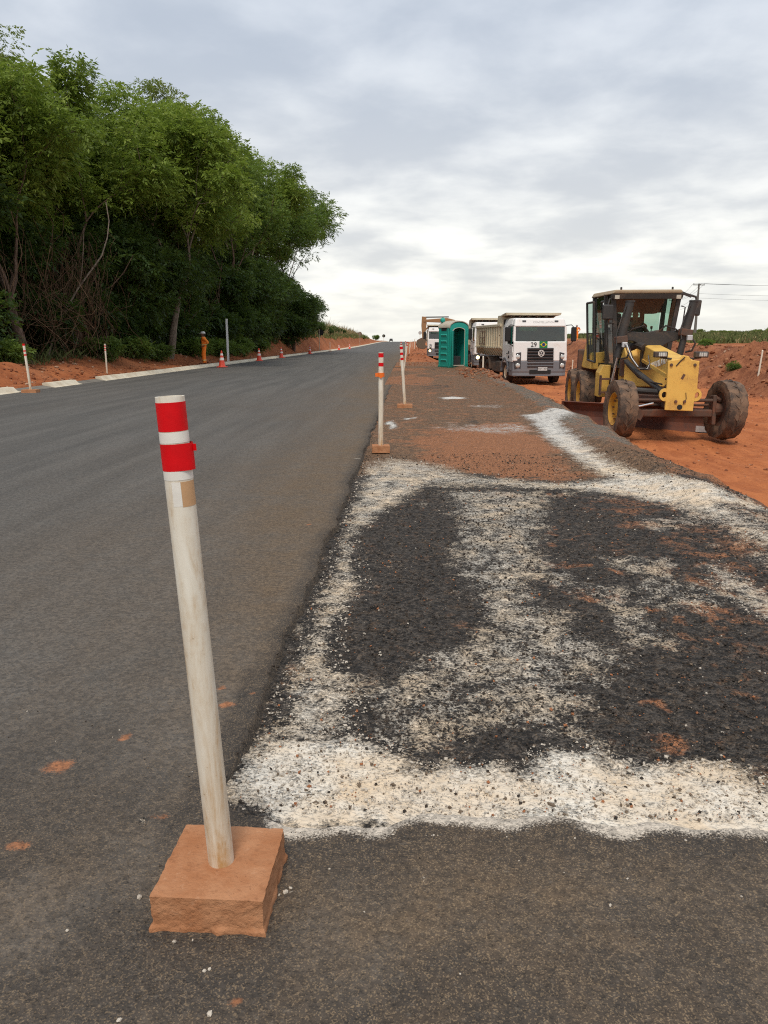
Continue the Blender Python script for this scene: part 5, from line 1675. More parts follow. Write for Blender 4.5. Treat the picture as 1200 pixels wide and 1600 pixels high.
# ------------------------------------------------------------------ dump trucks
def dump_truck(loc, rz, label, lights=False, number=None, flag=False):
    t = thing('dump_truck', label, 'truck', loc, rz, 'dump trucks in the cutting')
    Wt, Gr, Dk = M['truck_white'], M['truck_grey'], M['truck_dark']
    hw = 1.24
    # chassis
    mb = MB()
    for s in (-1, 1): mb.box((s * .42, 4.2, .88), (.10, 7.2, .26))
    for yk in (.9, 2.4, 3.6, 5.5, 7.2): mb.box((0, yk, .86), (.9, .14, .18))
    mb.build('chassis', M['chassis'], t)
    MB().box((0, 1.35, .50), (2.0, .14, .14)).build('front_axle', M['chassis'], t)
    for yk in (5.1, 6.4): MB().tube([(-.9, yk, .52), (.9, yk, .52)], .11, 8).build('rear_axle', M['chassis'], t)
    # bumper
    bp = MB()
    prof = [(-1.24, .55), (-1.20, .10), (-1.0, -.02), (-.5, -.07), (.5, -.07), (1.0, -.02), (1.20, .10), (1.24, .55)]
    n = len(prof)
    V_ = [(x, y, .38) for x, y in prof] + [(x, y + (.02), .52) for x, y in prof] + [(x, y, .60) for x, y in prof] + [(x, y, 1.03) for x, y in prof]
    F_ = [(j * n + i, j * n + i + 1, (j + 1) * n + i + 1, (j + 1) * n + i) for j in range(3) for i in range(n - 1)]
    F_ += [tuple(range(n)), tuple(range(3 * n, 4 * n))]
    bp.add(V_, F_)
    bp = bp.build('bumper', Gr, t, bevel=.04, seg=3)
    MB().box((0, -.075, .58), (.95, .03, .16)).build('lower_intake', M['dark'], bp)
    # number plate
    pl_ = MB().box((.10, -.096, .70), (.42, .012, .14)).build('number_plate', M['plate'], bp)
    text('plate_text', 'HWT 4074' if number else 'DBK 2913', .105, M['ink'], pl_, (.10, -.104, .70), (R(90), 0, 0))
    # cab shell: front lower, roof, pillars, sides, rear
    fl = MB().hexa([(-1.2, -.02, 1.03), (1.2, -.02, 1.03), (1.22, .10, 1.03), (-1.22, .10, 1.03), (-1.19, .05, 1.88), (1.19, .05, 1.88), (1.19, .17, 1.88), (-1.19, .17, 1.88)]).build('front_panel', Wt, t, bevel=.05, seg=4)
    hd = MB().hexa([(-1.17, .13, 2.50), (1.17, .13, 2.50), (1.19, .5, 2.50), (-1.19, .5, 2.50), (-1.10, .26, 2.86), (1.10, .26, 2.86), (1.10, .55, 2.88), (-1.10, .55, 2.88)]).build('roof_header', Wt, t, bevel=.07, seg=4)
    for s in (-1, 1):
        MB().box((s * .72, .20, 2.74), (.16, .03, .06), (R(-20), 0, 0)).build('marker_lamp', Dk, hd)
    if number: text('header_lettering', 'CONSTELLATION', .12, M['ink_grey'], hd, (.15, .195, 2.69), (R(70), 0, 0))
    MB().hexa([(-1.20, .5, 2.50), (1.20, .5, 2.50), (1.20, 1.95, 2.50), (-1.20, 1.95, 2.50), (-1.10, .55, 2.88), (1.10, .55, 2.88), (1.10, 1.95, 2.88), (-1.10, 1.95, 2.88)]).build('roof', Wt, t, bevel=.08, seg=4)
    for s in (-1, 1):
        MB().hexa([(s * 1.205, .10, 1.87), (s * 1.10, .10, 1.87), (s * 1.10, .24, 1.87), (s * 1.205, .24, 1.87), (s * 1.18, .17, 2.52), (s * 1.09, .17, 2.52), (s * 1.09, .33, 2.52), (s * 1.18, .33, 2.52)]).build('pillar', Wt, t)
        dr = MB().prism([(.10, 1.0), (.95, 1.0), (.95, .95), (1.90, .95), (1.90, 1.76), (.17, 1.76)], 'x', s * 1.16, s * 1.225).build('door', Wt, t, bevel=.01)
        MB().box((s * 1.19, 1.55, 2.13), (.06, .70, .80)).build('door_post', Wt, t)
        MB().box((s * 1.185, .77, 2.13), (.015, .90, .76)).build('side_window', M['glass_dark'], dr)
        MB().box((s * 1.235, 1.0, 1.35), (.03, .16, .04)).build('door_handle', M['dark'], dr)
        MB().box((s * 1.20, .70, .70), (.08, .9, .10)).build('step', Gr, t)
        # wheel arch
        arc = [(1.38 + .66 * math.cos(math.pi * k / 10), .55 + .62 * math.sin(math.pi * k / 10)) for k in range(11)] + [(1.38 - .55 + .0 * k, .55) for k in (0,)] + [(1.38 + .56 * math.cos(math.pi - math.pi * k / 10), .55 + .52 * math.sin(math.pi * k / 10)) for k in range(1, 11)]
        MB().prism(arc, 'x', s * .95, s * 1.26).build('wheel_arch', Gr, t)
        # mirrors
        mr = MB().box((s * 1.47, .05, 2.18), (.24, .13, .62)).build('mirror', M['dark'], t, bevel=.05)
        MB().tube([(s * 1.15, .22, 2.56), (s * 1.35, .05, 2.58), (s * 1.46, .05, 2.48)], .018, 6).build('mirror_arm', M['dark'], mr)
        MB().tube([(s * 1.18, .15, 1.70), (s * 1.36, .07, 1.76), (s * 1.44, .05, 1.88)], .018, 6).build('mirror_arm', M['dark'], mr)
        # lamps
        hs = MB().hexa([(s * .86, -.055, .72), (s * 1.13, -.0, .72), (s * 1.13, .06, .72), (s * .86, .06, .72), (s * .86, -.03, 1.42), (s * 1.17, .02, 1.36), (s * 1.15, .1, 1.36), (s * .86, .1, 1.42)]).build('lamp_housing', Dk, t, bevel=.015)
        for z in (1.22, .85):
            on = lights and z < 1 and s < 0
            MB().lathe([(.001, -.03), (.07, -.025), (.095, -.01), (.105, .02), (.105, .05), (.001, .05)], 'y', (s * .99, -.035 if z < 1 else -.015, z), 16).build('headlight', M['lamp_on'] if on else M['lens'], hs, smooth=True)
        MB().box((s * 1.215, .12, 1.34), (.03, .08, .16)).build('side_repeater', M['lens'], t, bevel=.01)
    MB().box((0, 1.93, 1.93), (2.36, .05, 1.85)).build('cab_rear', M['dark'], t)
    MB().box((0, 1.02, 1.02), (2.3, 1.8, .06)).build('cab_floor', M['dark'], t)
    MB().hexa([(-1.08, .19, 1.76), (1.08, .19, 1.76), (1.08, .45, 1.76), (-1.08, .45, 1.76), (-1.08, .24, 1.90), (1.08, .24, 1.90), (1.08, .45, 1.82), (-1.08, .45, 1.82)]).build('dashboard', M['dark'], t)
    for s in (-.6, .6):
        st = MB().box((s, 1.35, 1.85), (.5, .16, .75)).build('seat', Dk, t, bevel=.05)
        MB().box((s, 1.1, 1.50), (.5, .5, .14)).build('seat_cushion', Dk, st, bevel=.04)
    sw = MB().lathe([(.20, -.012), (.22, 0), (.20, .012), (.185, 0)], 'z', (0, 0, 0), 18, closed=True).build('steering_wheel', M['dark'], t, smooth=True)
    sw.location = (.6, .62, 1.93); sw.rotation_euler = (R(-45), 0, 0)
    ws = MB().hexa([(-1.10, .125, 1.88), (1.10, .125, 1.88), (1.10, .135, 1.88), (-1.10, .135, 1.88), (-1.085, .175, 2.51), (1.085, .175, 2.51), (1.085, .185, 2.51), (-1.085, .185, 2.51)]).build('windscreen', M['glass_dark'], t)
    MB().box((-.55, .160, 2.40), (.8, .01, .16)).build('sun_strip', M['glass'], ws)
    for s in (-.55, .35):
        MB().tube([(s - .1, .09, 1.87), (s + .35, .10, 1.92)], .014, 5).build('wiper', M['dark'], ws)
    # grille
    gr = MB().hexa([(-.60, -.06, .72), (.60, -.06, .72), (.60, .05, .72), (-.60, .05, .72), (-.58, .0, 1.60), (.58, .0, 1.60), (.58, .08, 1.60), (-.58, .08, 1.60)]).build('grille', M['dark'], t)
    for k in range(7):
        z = .80 + k * .125
        MB().box((0, -.085 + .07 * (z - .72), z), (1.16, .05, .066), (R(18), 0, 0)).build('grille_bar', Dk, gr, bevel=.012)
    # round badge on the grille
    lg = MB().lathe([(.001, -.012), (.135, -.012), (.15, 0), (.15, .02), (.001, .02)], 'y', (.02, -.055, 1.37), 24).build('badge', Dk, gr, smooth=True)
    MB().lathe([(.118, -.02), (.142, -.02), (.142, .0), (.118, .0)], 'y', (.02, -.058, 1.37), 24, closed=True).build('badge_ring', M['ink_white'], lg)
    mb = MB()

    def stroke(a, b):
        a = Vector((a[0] + .02, -.078, a[1] + 1.37)); b = Vector((b[0] + .02, -.078, b[1] + 1.37))
        mb.tube([a, b], .013, 4)
    for s in (-1, 1):
        stroke((s * .058, .105), (0, .012)); stroke((s * .112, .05), (s * .056, -.10)); stroke((s * .056, -.10), (0, -.012))
    mb.build('badge_letters', M['ink_white'], lg)
    if number:
        text('fleet_number', number, .28, M['ink'], fl, (-.30, .022, 1.735), (R(85), 0, 0))
    if flag:
        fg = MB().box((.13, .022, 1.74), (.36, .006, .28), (R(-5), 0, 0)).build('flag', M['flag_green'], fl)
        MB().prism([(.13 - .15, 1.74), (.13, 1.74 - .115), (.13 + .15, 1.74), (.13, 1.74 + .115)], 'y', .004, .010).build('flag_rhombus', M['flag_yellow'], fg)
        MB().lathe([(.001, -.003), (.072, -.003), (.072, .003), (.001, .003)], 'y', (.13, -.001, 1.74), 18).build('flag_disc', M['flag_blue'], fg)
    if number:
        for z, ln in ((1.40, .16), (1.20, .22)):
            MB().box((-1.228, .75, z), (.006, ln, .12)).build('door_mark', M['ink'], t)
    # tanks and boxes on the flanks
    for s in (-1, 1):
        MB().box((s * .98, 2.75, .72), (.50, 1.0, .52)).build('fuel_tank', M['chassis'], t, bevel=.06)
        MB().box((s * 1.0, 3.7, .70), (.44, .6, .42)).build('battery_box', M['chassis'], t, bevel=.02)
        MB().tube([(s * 1.2, 2.1, 1.2), (s * 1.2, 3.0, 1.2), (s * 1.2, 3.0, .9)], .02, 6).build('guard_rail', M['dark'], t)
    wheel(t, (-1.06, 1.38, .52), .52, .30, M['tyre_truck'], M['cream'], 0, -1, R(0), 'flat'); wheel(t, (1.06, 1.38, .52), .52, .30, M['tyre_truck'], M['cream'], 0, 1, R(0), 'flat')
    for yk in (5.1, 6.4):
        for s in (-1, 1):
            wheel(t, (s * 1.08, yk, .52), .52, .28, M['tyre_truck'], M['grime'], 0, s); wheel(t, (s * .78, yk, .52), .52, .28, M['tyre_truck'], M['grime'], 0, s)
        for s in (-1, 1):
            arc = [(yk + .60 * math.cos(math.pi * k / 8), .56 + .60 * math.sin(math.pi * k / 8)) for k in range(9)] + [(yk + .57 * math.cos(math.pi - math.pi * k / 8), .56 + .57 * math.sin(math.pi * k / 8)) for k in range(9)]
            MB().prism(arc, 'x', s * .65, s * 1.24).build('mudguard', M['chassis'], t)
    # tipper body: rounded belly, ribs, raised headboard with canopy
    C_ = M['cream']
    y0, y1 = 2.25, 7.75
    sec = [(-1.22, 2.62), (-1.22, 1.55), (-1.0, 1.28), (-.6, 1.16), (.6, 1.16), (1.0, 1.28), (1.22, 1.55), (1.22, 2.62), (1.14, 2.62), (1.14, 1.58), (.95, 1.36), (.58, 1.24), (-.58, 1.24), (-.95, 1.36), (-1.14, 1.58), (-1.14, 2.62)]
    bd = MB().prism(sec, 'y', y0, y1).build('dump_body', C_, t)
    MB().prism([(-1.22, 3.04), (-1.22, 1.55), (-1.0, 1.28), (1.0, 1.28), (1.22, 1.55), (1.22, 3.04)], 'y', y0 - .08, y0).build('headboard', C_, bd)
    for s in (-1, 1):
        MB().prism([(y0, 2.60), (y0 + .9, 2.60), (y0 + .75, 3.04), (y0, 3.04)], 'x', s * 1.15, s * 1.22).build('headboard_wing', C_, bd)
        MB().box((s * 1.235, (y0 + y1) / 2, 2.60), (.10, y1 - y0, .12)).build('top_rail', C_, bd, bevel=.015)
        MB().box((s * 1.24, (y0 + y1) / 2, 1.60), (.06, y1 - y0, .07)).build('lower_rail', C_, bd)
        for k in range(11):
            yk = y0 + .35 + k * .49
            MB().hexa([(s * 1.21, yk - .04, 1.56), (s * 1.21, yk + .04, 1.56), (s * 1.29, yk + .04, 1.56), (s * 1.29, yk - .04, 1.56), (s * 1.21, yk - .04, 2.56), (s * 1.21, yk + .04, 2.56), (s * 1.27, yk + .04, 2.56), (s * 1.27, yk - .04, 2.56)]).build('side_rib', C_, bd)
            MB().hexa([(s * .96, yk - .04, 1.20), (s * .96, yk + .04, 1.20), (s * 1.02, yk + .04, 1.20), (s * 1.02, yk - .04, 1.20), (s * 1.21, yk - .04, 1.55), (s * 1.21, yk + .04, 1.55), (s * 1.28, yk + .04, 1.55), (s * 1.28, yk - .04, 1.55)]).build('belly_rib', C_, bd)
        # ladder frame on the flank
        lf = MB()
        for zz in (1.75, 2.05, 2.35): lf.tube([(s * 1.31, y1 - 2.4, zz), (s * 1.31, y1 - 1.2, zz)], .018, 5)
        for yy_ in (y1 - 2.4, y1 - 1.8, y1 - 1.2): lf.tube([(s * 1.31, yy_, 1.7), (s * 1.31, yy_, 2.4)], .018, 5)
        lf.build('side_ladder', M['grime'], bd)
    MB().hexa([(-1.24, y0 - .95, 3.03), (1.24, y0 - .95, 3.03), (1.24, y0, 2.99), (-1.24, y0, 2.99), (-1.28, y0 - .98, 3.13), (1.28, y0 - .98, 3.13), (1.24, y0 + .02, 3.06), (-1.24, y0 + .02, 3.06)]).build('cab_canopy', C_, bd)
    mb = MB()
    for k in range(6): mb.box((-1.0 + k * .4, y0 - .45, 2.98), (.05, .85, .07))
    mb.build('canopy_ribs', M['grime'], bd)
    MB().box((0, y1 + .04, 1.95), (2.4, .08, 1.35)).build('tailgate', C_, bd)
    mb = MB()
    for k in range(40):
        a = rnd.uniform(-1.0, 1.0); b = rnd.uniform(y0 + .2, y1 - .2)
        mb.lathe([(.001, -.1), (.25, -.08), (.3, .0), (.18, .14), (.001, .18)], 'z', (a, b, 2.15 + .25 * (1 - abs(a))), 6)
    mb.build('soil_load', M['clod'], bd)
    return t


# front axle of the numbered truck stands in the cutting
def place_truck(x, y, rz, **k):
    zs = [gzf(x + dx, y + dy) for dx in (-1, 1) for dy in (1.4, 5.5)]
    return dump_truck((x, y, sum(zs) / 4 - .02), rz, **k)


place_truck(5.72, 34.5, R(7), label='white dump truck number 29 with a small Brazilian flag above its grille', number='29', flag=True)
place_truck(5.0, 46.2, R(2), label='white dump truck with a lit headlamp behind the numbered truck', lights=True)
place_truck(2.80, 69.5, R(-1), label='distant white dump truck with a lit headlamp left of the toilet', lights=True)

# ------------------------------------------------------------------ excavator behind the far truck
t = thing('excavator', 'brown excavator with folded arm behind the far truck', 'excavator', (7.2, 81.5, gzf(7.2, 81.5) - .05), 0)
z0 = 0.0
for s in (-1, 1):
    tr_ = MB().prism([(-1.7, .1), (-1.4, 0), (1.4, 0), (1.7, .1), (1.9, .45), (1.7, .8), (1.4, .9), (-1.4, .9), (-1.7, .8), (-1.9, .45)], 'y', s * 1.2 - .3, s * 1.2 + .3).build('track', M['chassis'], t)
MB().box((0, 0, .85), (2.2, 1.8, .5)).build('undercarriage', M['chassis'], t)
MB().box((.5, 0, 1.75), (3.0, 2.5, 1.2)).build('house', M['excav'], t, bevel=.08)
cb = MB().box((-.75, -.75, 2.1), (1.3, .95, 1.7)).build('operator_cab', M['dark'], t, bevel=.06)
MB().box((-1.41, -.75, 2.3), (.02, .8, 1.1)).build('cab_window', M['glass_dark'], cb)
bo = MB().prism([(-.9, 1.7), (-.6, 2.2), (-2.6, 3.75), (-3.4, 3.95), (-5.6, 3.78), (-5.8, 3.55), (-3.4, 3.45), (-2.6, 3.2)], 'y', -.22, .22).build('boom', M['excav'], t, bevel=.03)
MB().tube([(-3.2, .0, 4.05), (-5.6, 0, 4.02)], .06, 8).build('arm_cylinder', M['charcoal'], bo)
st = MB().prism([(-5.95, 4.1), (-5.5, 4.05), (-5.45, 3.4), (-5.62, 2.0), (-5.9, 1.9), (-6.0, 3.2)], 'y', -.17, .17).build('stick', M['excav'], t, bevel=.03)
MB().tube([(-3.0, 0, 3.15), (-5.3, 0, 3.05), (-5.7, 0, 2.6)], .08, 8).build('bucket_cylinder', M['excav'], st)
MB().prism([(-5.55, 2.05), (-6.0, 1.95), (-6.4, 1.75), (-6.55, 1.3), (-6.3, .9), (-5.7, .8), (-5.3, 1.1), (-5.6, 1.25), (-5.5, 1.7)], 'y', -.55, .55).build('bucket', M['bucket'], t, bevel=.04)

# ------------------------------------------------------------------ far car at the crest
t = thing('parked_car', 'tiny dark car at the crest of the road', 'car', (-9.4, 400, float(road_z(400)) + .02), 0)
MB().prism([(-.88, .3), (.88, .3), (.9, .75), (.82, .95), (-.82, .95), (-.9, .75)], 'y', -2.0, 2.0).build('body', M['charcoal'], t, bevel=.08)
MB().hexa([(-.8, -1.4, .95), (.8, -1.4, .95), (.8, 1.7, .95), (-.8, 1.7, .95), (-.65, -.7, 1.48), (.65, -.7, 1.48), (.65, 1.3, 1.48), (-.65, 1.3, 1.48)]).build('cabin', M['dark'], t, bevel=.05)
for s in (-1, 1):
    for yk in (-1.25, 1.25):
        MB().lathe([(.001, -.1), (.3, -.1), (.32, 0), (.3, .1), (.001, .1)], 'x', (s * .8, yk, .31), 14).build('wheel', M['black_rubber'], t)
    MB().box((s * .62, -2.02, .7), (.3, .05, .14)).build('headlight', M['lens'], t)

# ------------------------------------------------------------------ motor grader
def motor_grader(loc, rz):
    t = thing('motor_grader', 'yellow motor grader with dark cab working in the red cutting', 'grader', loc, rz)
    Y_, C_, G_ = M['yellow'], M['charcoal'], M['grime']
    # wheels
    wheel(t, (-1.12, 0, .655), .655, .40, M['tyre'], M['yellow_rim'], 16, -1, R(5), tilt=R(2), phase=.1)
    wheel(t, (1.10, 0, .655), .655, .40, M['tyre'], M['yellow_rim'], 16, 1, R(7), tilt=R(3), phase=.3)
    for s in (-1, 1):
        for yk in (4.95, 6.50):
            wheel(t, (s * 1.02, yk, .655), .655, .40, M['tyre'], M['yellow_rim'], 18, s, 0, phase=yk)
        MB().prism([(4.5, .45), (6.9, .45), (7.0, .65), (6.8, .85), (4.6, .85), (4.4, .65)], 'x', s * .62, s * .80).build('tandem_case', G_, t, bevel=.03)
    # nose plate
    pl = MB().prism([(-.30, .68), (.28, .66), (.30, 1.02), (.33, 1.05), (.33, 1.70), (.16, 1.72), (.10, 1.80), (-.02, 1.82), (-.08, 1.74), (-.31, 1.70), (-.29, 1.05)], 'y', -.47, -.40).build('nose_plate', Y_, t, bevel=.012)
    for s in (-1, 1):
        te = MB()
        ring = [(s * .31 + .125 * math.cos(a), 1.0 + .135 * math.sin(a)) for a in [2 * math.pi * k / 18 for k in range(18)]]
        hole = [(s * .33 + .055 * math.cos(a), 1.0 + .065 * math.sin(a)) for a in [2 * math.pi * k / 18 for k in range(18)]]
        V_ = [(x, -.46, z) for x, z in ring] + [(x, -.46, z) for x, z in hole] + [(x, -.40, z) for x, z in ring] + [(x, -.40, z) for x, z in hole]
        F_ = []
        for i in range(18):
            j = (i + 1) % 18
            F_ += [(i, j, 18 + j, 18 + i), (36 + i, 54 + i, 54 + j, 36 + j), (18 + i, 18 + j, 54 + j, 54 + i), (i, 36 + i, 36 + j, j)]
        te.add(V_, F_).build('tow_eye', Y_, pl)
        for z in (1.62, .86):
            xx = .24 if z > 1 else .09
            MB().lathe([(.001, -.03), (.028, -.03), (.033, -.015), (.033, 0), (.001, 0)], 'y', (s * xx, -.47, z), 10).build('bolt', G_, pl)
    MB().lathe([(.001, -.004), (.055, -.004), (.055, .01), (.001, .01)], 'y', (.0, -.473, .745), 14).build('hitch_hole', M['dark'], pl)
    MB().box((.02, -.473, 1.38), (.05, .006, .11), (0, R(25), 0)).build('paint_scar', G_, pl)
    MB().tube([(.10, -.48, 1.05), (.12, -.48, .92), (.06, -.48, .80)], .008, 4).build('paint_scar', G_, pl)
    MB().tube([(-.14, -.48, 1.60), (-.06, -.48, 1.70), (.02, -.50, 1.78)], .012, 5).build('nose_hose', M['black_rubber'], pl)
    # nose box behind the plate and the gooseneck beam
    MB().prism([(-.40, .70), (.15, .70), (.20, 1.05), (-.1, 1.20), (-.40, 1.20)], 'x', -.22, .22).build('nose_box', G_, t)
    bm = MB()
    stn = [(-.40, 1.32, 1.73, .215), (.6, 1.46, 1.83, .205), (1.5, 1.58, 1.94, .20), (2.45, 1.68, 2.06, .20), (3.0, 1.45, 2.0, .20)]
    V_ = []
    for y, a, b, wd in stn: V_ += [(-wd, y, a), (wd, y, a), (wd, y, b), (-wd, y, b)]
    F_ = [(0, 1, 2, 3), (16, 17, 18, 19)]
    for i in range(4):
        for k in range(4): F_.append((i * 4 + k, i * 4 + (k + 1) % 4, i * 4 + 4 + (k + 1) % 4, i * 4 + 4 + k))
    bm = bm.add(V_, F_).build('main_beam', Y_, t, bevel=.02)
    for s in (-1, 1):
        sl = MB().hexa([(s * .20, -.1, 1.34), (s * .235, -.1, 1.34), (s * .235, 2.3, 1.655), (s * .20, 2.3, 1.655), (s * .20, -.1, 1.42), (s * .235, -.1, 1.42), (s * .235, 2.3, 1.72), (s * .20, 2.3, 1.72)]).build('beam_flange', Y_, bm)
    tx = text('beam_lettering', 'NEW HOLLAND', .20, M['ink_white'], bm, (-.218, .72, 1.60), (R(90), R(-7.6), R(-90)), .003)
    MB().box((.0, 2.2, 2.09), (.10, .14, .05)).build('beam_lug', G_, bm)
    MB().box((-.215, 2.05, 1.92), (.03, .16, .13)).build('beam_bracket', G_, bm)
    # head lamps
    for xx in (-.43, .40):
        lp = MB().box((xx, -.30, 1.83), (.27, .16, .125)).build('headlamp', C_, t, bevel=.02)
        MB().box((xx + .02, -.386, 1.83), (.16, .012, .08)).build('lens', M['lens'], lp, bevel=.006)
        for k in range(3): MB().box((xx - .03 + k * .05, -.394, 1.83), (.006, .006, .08)).build('lens_bar', C_, lp)
        MB().tube([(xx * .45, -.30, 1.74), (xx, -.30, 1.77)], .02, 6).build('lamp_bracket', C_, lp)
    # front axle
    ax = MB().hexa([(-.85, -.10, .50), (.85, -.10, .50), (.85, .12, .50), (-.85, .12, .50), (-.85, -.10, .66), (.85, -.10, .66), (.85, .12, .66), (-.85, .12, .66)]).build('front_axle', G_, t, bevel=.03)
    for s in (-1, 1):
        MB().prism([(-.16, .34), (.16, .34), (.13, .95), (-.10, .98)], 'x', s * .80, s * .88).build('knuckle', G_, ax, bevel=.02)
        MB().tube([(s * .86, 0, .655), (s * 1.06, 0, .655)], [.16, .12], 12).build('hub', G_, ax)
        MB().tube([(s * .84, -.02, .92), (s * .98, -.02, .86)], [.05, .05], 8).build('kingpin', G_, ax)
    MB().tube([(-.80, -.08, .86), (.80, -.08, .86)], .035, 8).build('lean_bar', G_, t)
    MB().tube([(-.80, .16, .74), (.80, .16, .74)], .03, 8).build('tie_rod', G_, t)
    MB().tube([(-.95, .25, 1.06), (-.2, .05, 1.02)], .065, 10).build('steer_cylinder', C_, t)
    MB().tube([(-.45, -.12, .80), (-.80, -.12, .72)], .025, 8).build('steer_rod', M['chrome'], t)
    MB().hexa([(-.84, -.13, .50), (-.70, -.13, .42), (-.70, .05, .42), (-.84, .05, .50), (-.84, -.13, .75), (-.62, -.13, .60), (-.62, .05, .60), (-.84, .05, .75)]).build('axle_gusset', G_, ax)
    # drawbar, circle, blade
    MB().hexa([(-.10, .1, .78), (.10, .1, .78), (.6, 2.2, .72), (-.6, 2.2, .72), (-.10, .1, .92), (.10, .1, .92), (.6, 2.2, .84), (-.6, 2.2, .84)]).build('drawbar', G_, t)
    MB().lathe([(.62, .60), (.78, .60), (.80, .66), (.78, .72), (.62, .72)], 'z', (0, 2.35, 0), 28, closed=True).build('circle', G_, t)
    MB().box((0, 2.35, .78), (1.7, .2, .12)).build('circle_bridge', G_, t)
    A = Vector((-1.78, 3.35, 0)); B = Vector((1.25, 1.25, 0))
    d = (B - A).normalized(); nrm = Vector((d.y, -d.x, 0))
    sec = [(.10, .02), (.02, .10), (-.05, .22), (-.06, .36), (0.0, .50), (.08, .58), (.06, .60), (-.03, .51), (-.09, .37), (-.08, .21), (-.01, .08), (.08, 0.0)]
    n = len(sec); V_ = []
    for P_ in (A, B):
        for u, z in sec: V_.append(P_ + nrm * u + Vector((0, 0, z - .015)))
    bl = MB().add(V_, [tuple(range(n - 1, -1, -1)), tuple(range(n, 2 * n))] + [(i, (i + 1) % n, n + (i + 1) % n, n + i) for i in range(n)]).build('blade', M['blade'], t)
    for P_, s in ((A, -1), (B, 1)):
        q = P_ + d * s * .02 + Vector((0, 0, .28))
        MB().box(q, (.03, .30, .60), (0, 0, math.atan2(d.y, d.x))).build('end_bit', M['blade'], bl)
    MB().box((1.05, 1.22, .10), (.26, .03, .14), (0, 0, R(-25))).build('cutting_edge', M['steel'], bl)
    MB().box((0, 2.5, .52), (1.1, .12, .12), (0, 0, math.atan2(d.y, d.x))).build('blade_carrier', G_, bl)
    # lift arms, saddle and cylinders
    MB().prism([(-.80, 2.24), (-.62, 2.34), (-.2, 2.30), (.1, 2.36), (.45, 2.32), (.72, 2.42), (.80, 2.30), (.62, 2.14), (.35, 2.06), (.22, 1.98), (.24, 1.45), (-.24, 1.45), (-.24, 1.98), (-.45, 2.10), (-.72, 2.12)], 'y', 2.02, 2.20).build('saddle', C_, t, bevel=.015)
    for s, top, mid, low, rod in ((-1, (-.62, 1.9, 3.02), (-.78, 1.9, 2.14), (-.84, 1.9, 1.72), (-.93, 2.0, 1.02)), (1, (.84, 1.9, 3.02), (.70, 1.9, 2.30), (.60, 1.9, 1.75), (.55, 2.0, .95))):
        cy = MB().tube([top, mid], [.098, .098], 14).build('lift_cylinder', C_, t, smooth=True)
        MB().tube([Vector(top) + Vector((0, 0, .015)), Vector(top) - Vector((0, 0, .02))], .11, 14).build('cylinder_cap', C_, cy)
        MB().tube([mid, low], [.075, .08], 12).build('cylinder_foot', C_, cy, smooth=True)
        MB().tube([low, rod], .033, 10).build('rod', M['chrome'], cy, smooth=True)
        MB().box(mid, (.26, .30, .16), (0, R(8 * s), 0)).build('trunnion', G_, cy, bevel=.02)
        m_ = Vector(mid); o_ = Vector(top)
        pp = [o_ + Vector((-.10, -.08, -.1)), o_.lerp(m_, .5) + Vector((-.13, -.08, 0)), m_ + Vector((-.14, -.10, .1)), m_ + Vector((-.12, -.14, -.15))]
        MB().tube(pp, .016, 6).build('cylinder_pipe', C_, cy)
        MB().box(m_ + Vector((.05, -.18, -.12)), (.12, .10, .12)).build('valve_block', M['steel'], cy, bevel=.01)
        MB().tube([m_ + Vector((.10, -.18, -.12)), m_ + Vector((.18 * 1, -.22, -.25)), m_ + Vector((.12, -.2, -.42)), m_ + Vector((0, -.12, -.45))], .022, 6).build('hose', M['black_rubber'], cy)
    # hoses
    for k, (dx, mt) in enumerate(((0, 'black_rubber'), (.05, 'steel'), (.09, 'black_rubber'))):
        MB().tube([(-.74 + dx, 1.70, 2.05), (-.66 + dx, 1.45, 1.75 - .03 * k), (-.52 + dx, 1.25, 1.52 - .03 * k), (-.36 + dx, 1.15, 1.50 - .02 * k), (-.24, 1.25, 1.60), (-.22, 1.5, 1.78)], .013, 8).build('hose', M[mt], t, smooth=True)
    MB().tube([(-.55, 2.2, 1.62), (-.48, 1.5, 1.42), (-.40, .9, 1.27), (-.32, .3, 1.13), (-.25, -.2, 1.02)], .065, 10).build('side_cylinder', C_, t, smooth=True)
    MB().tube([(-.52, 2.2, 1.52), (-.45, 1.3, 1.28), (-.40, .6, 1.22), (-.30, -.1, 1.20)], .02, 6).build('hose', M['black_rubber'], t, smooth=True)
    MB().tube([(-.45, 2.3, 1.95), (-.34, 2.1, 2.02), (-.22, 1.9, 1.95)], .09, 10).build('pivot_tube', C_, t)
    for s in (-1, 1):
        MB().tube([(s * .1, 2.05, 2.3), (s * .25, 1.95, 2.46), (s * .5, 2.0, 2.38), (s * .62, 2.05, 2.28)], .02, 6).build('hose', M['black_rubber'], t, smooth=True)
    # main frame, under-cab plates and engine hood
    MB().box((0, 4.9, 1.15), (.70, 4.4, .55)).build('rear_frame', G_, t, bevel=.03)
    MB().prism([(2.55, 1.0), (3.2, .9), (3.2, 1.6), (2.75, 1.95), (2.55, 1.75)], 'x', -.5, .5).build('front_bulkhead', Y_, t, bevel=.02)
    MB().box((-.42, 2.7, 1.45), (.30, .25, .42)).build('pump_box', G_, t, bevel=.02)
    MB().prism([(-.95, .68), (-.70, .68), (-.66, 1.50), (-.86, 1.50), (-.95, 1.3)], 'y', 3.35, 3.85).build('side_locker', Y_, t, bevel=.02)
    MB().prism([(.70, .68), (.95, .68), (.95, 1.3), (.86, 1.50), (.66, 1.50)], 'y', 3.35, 3.85).build('side_locker', Y_, t, bevel=.02)
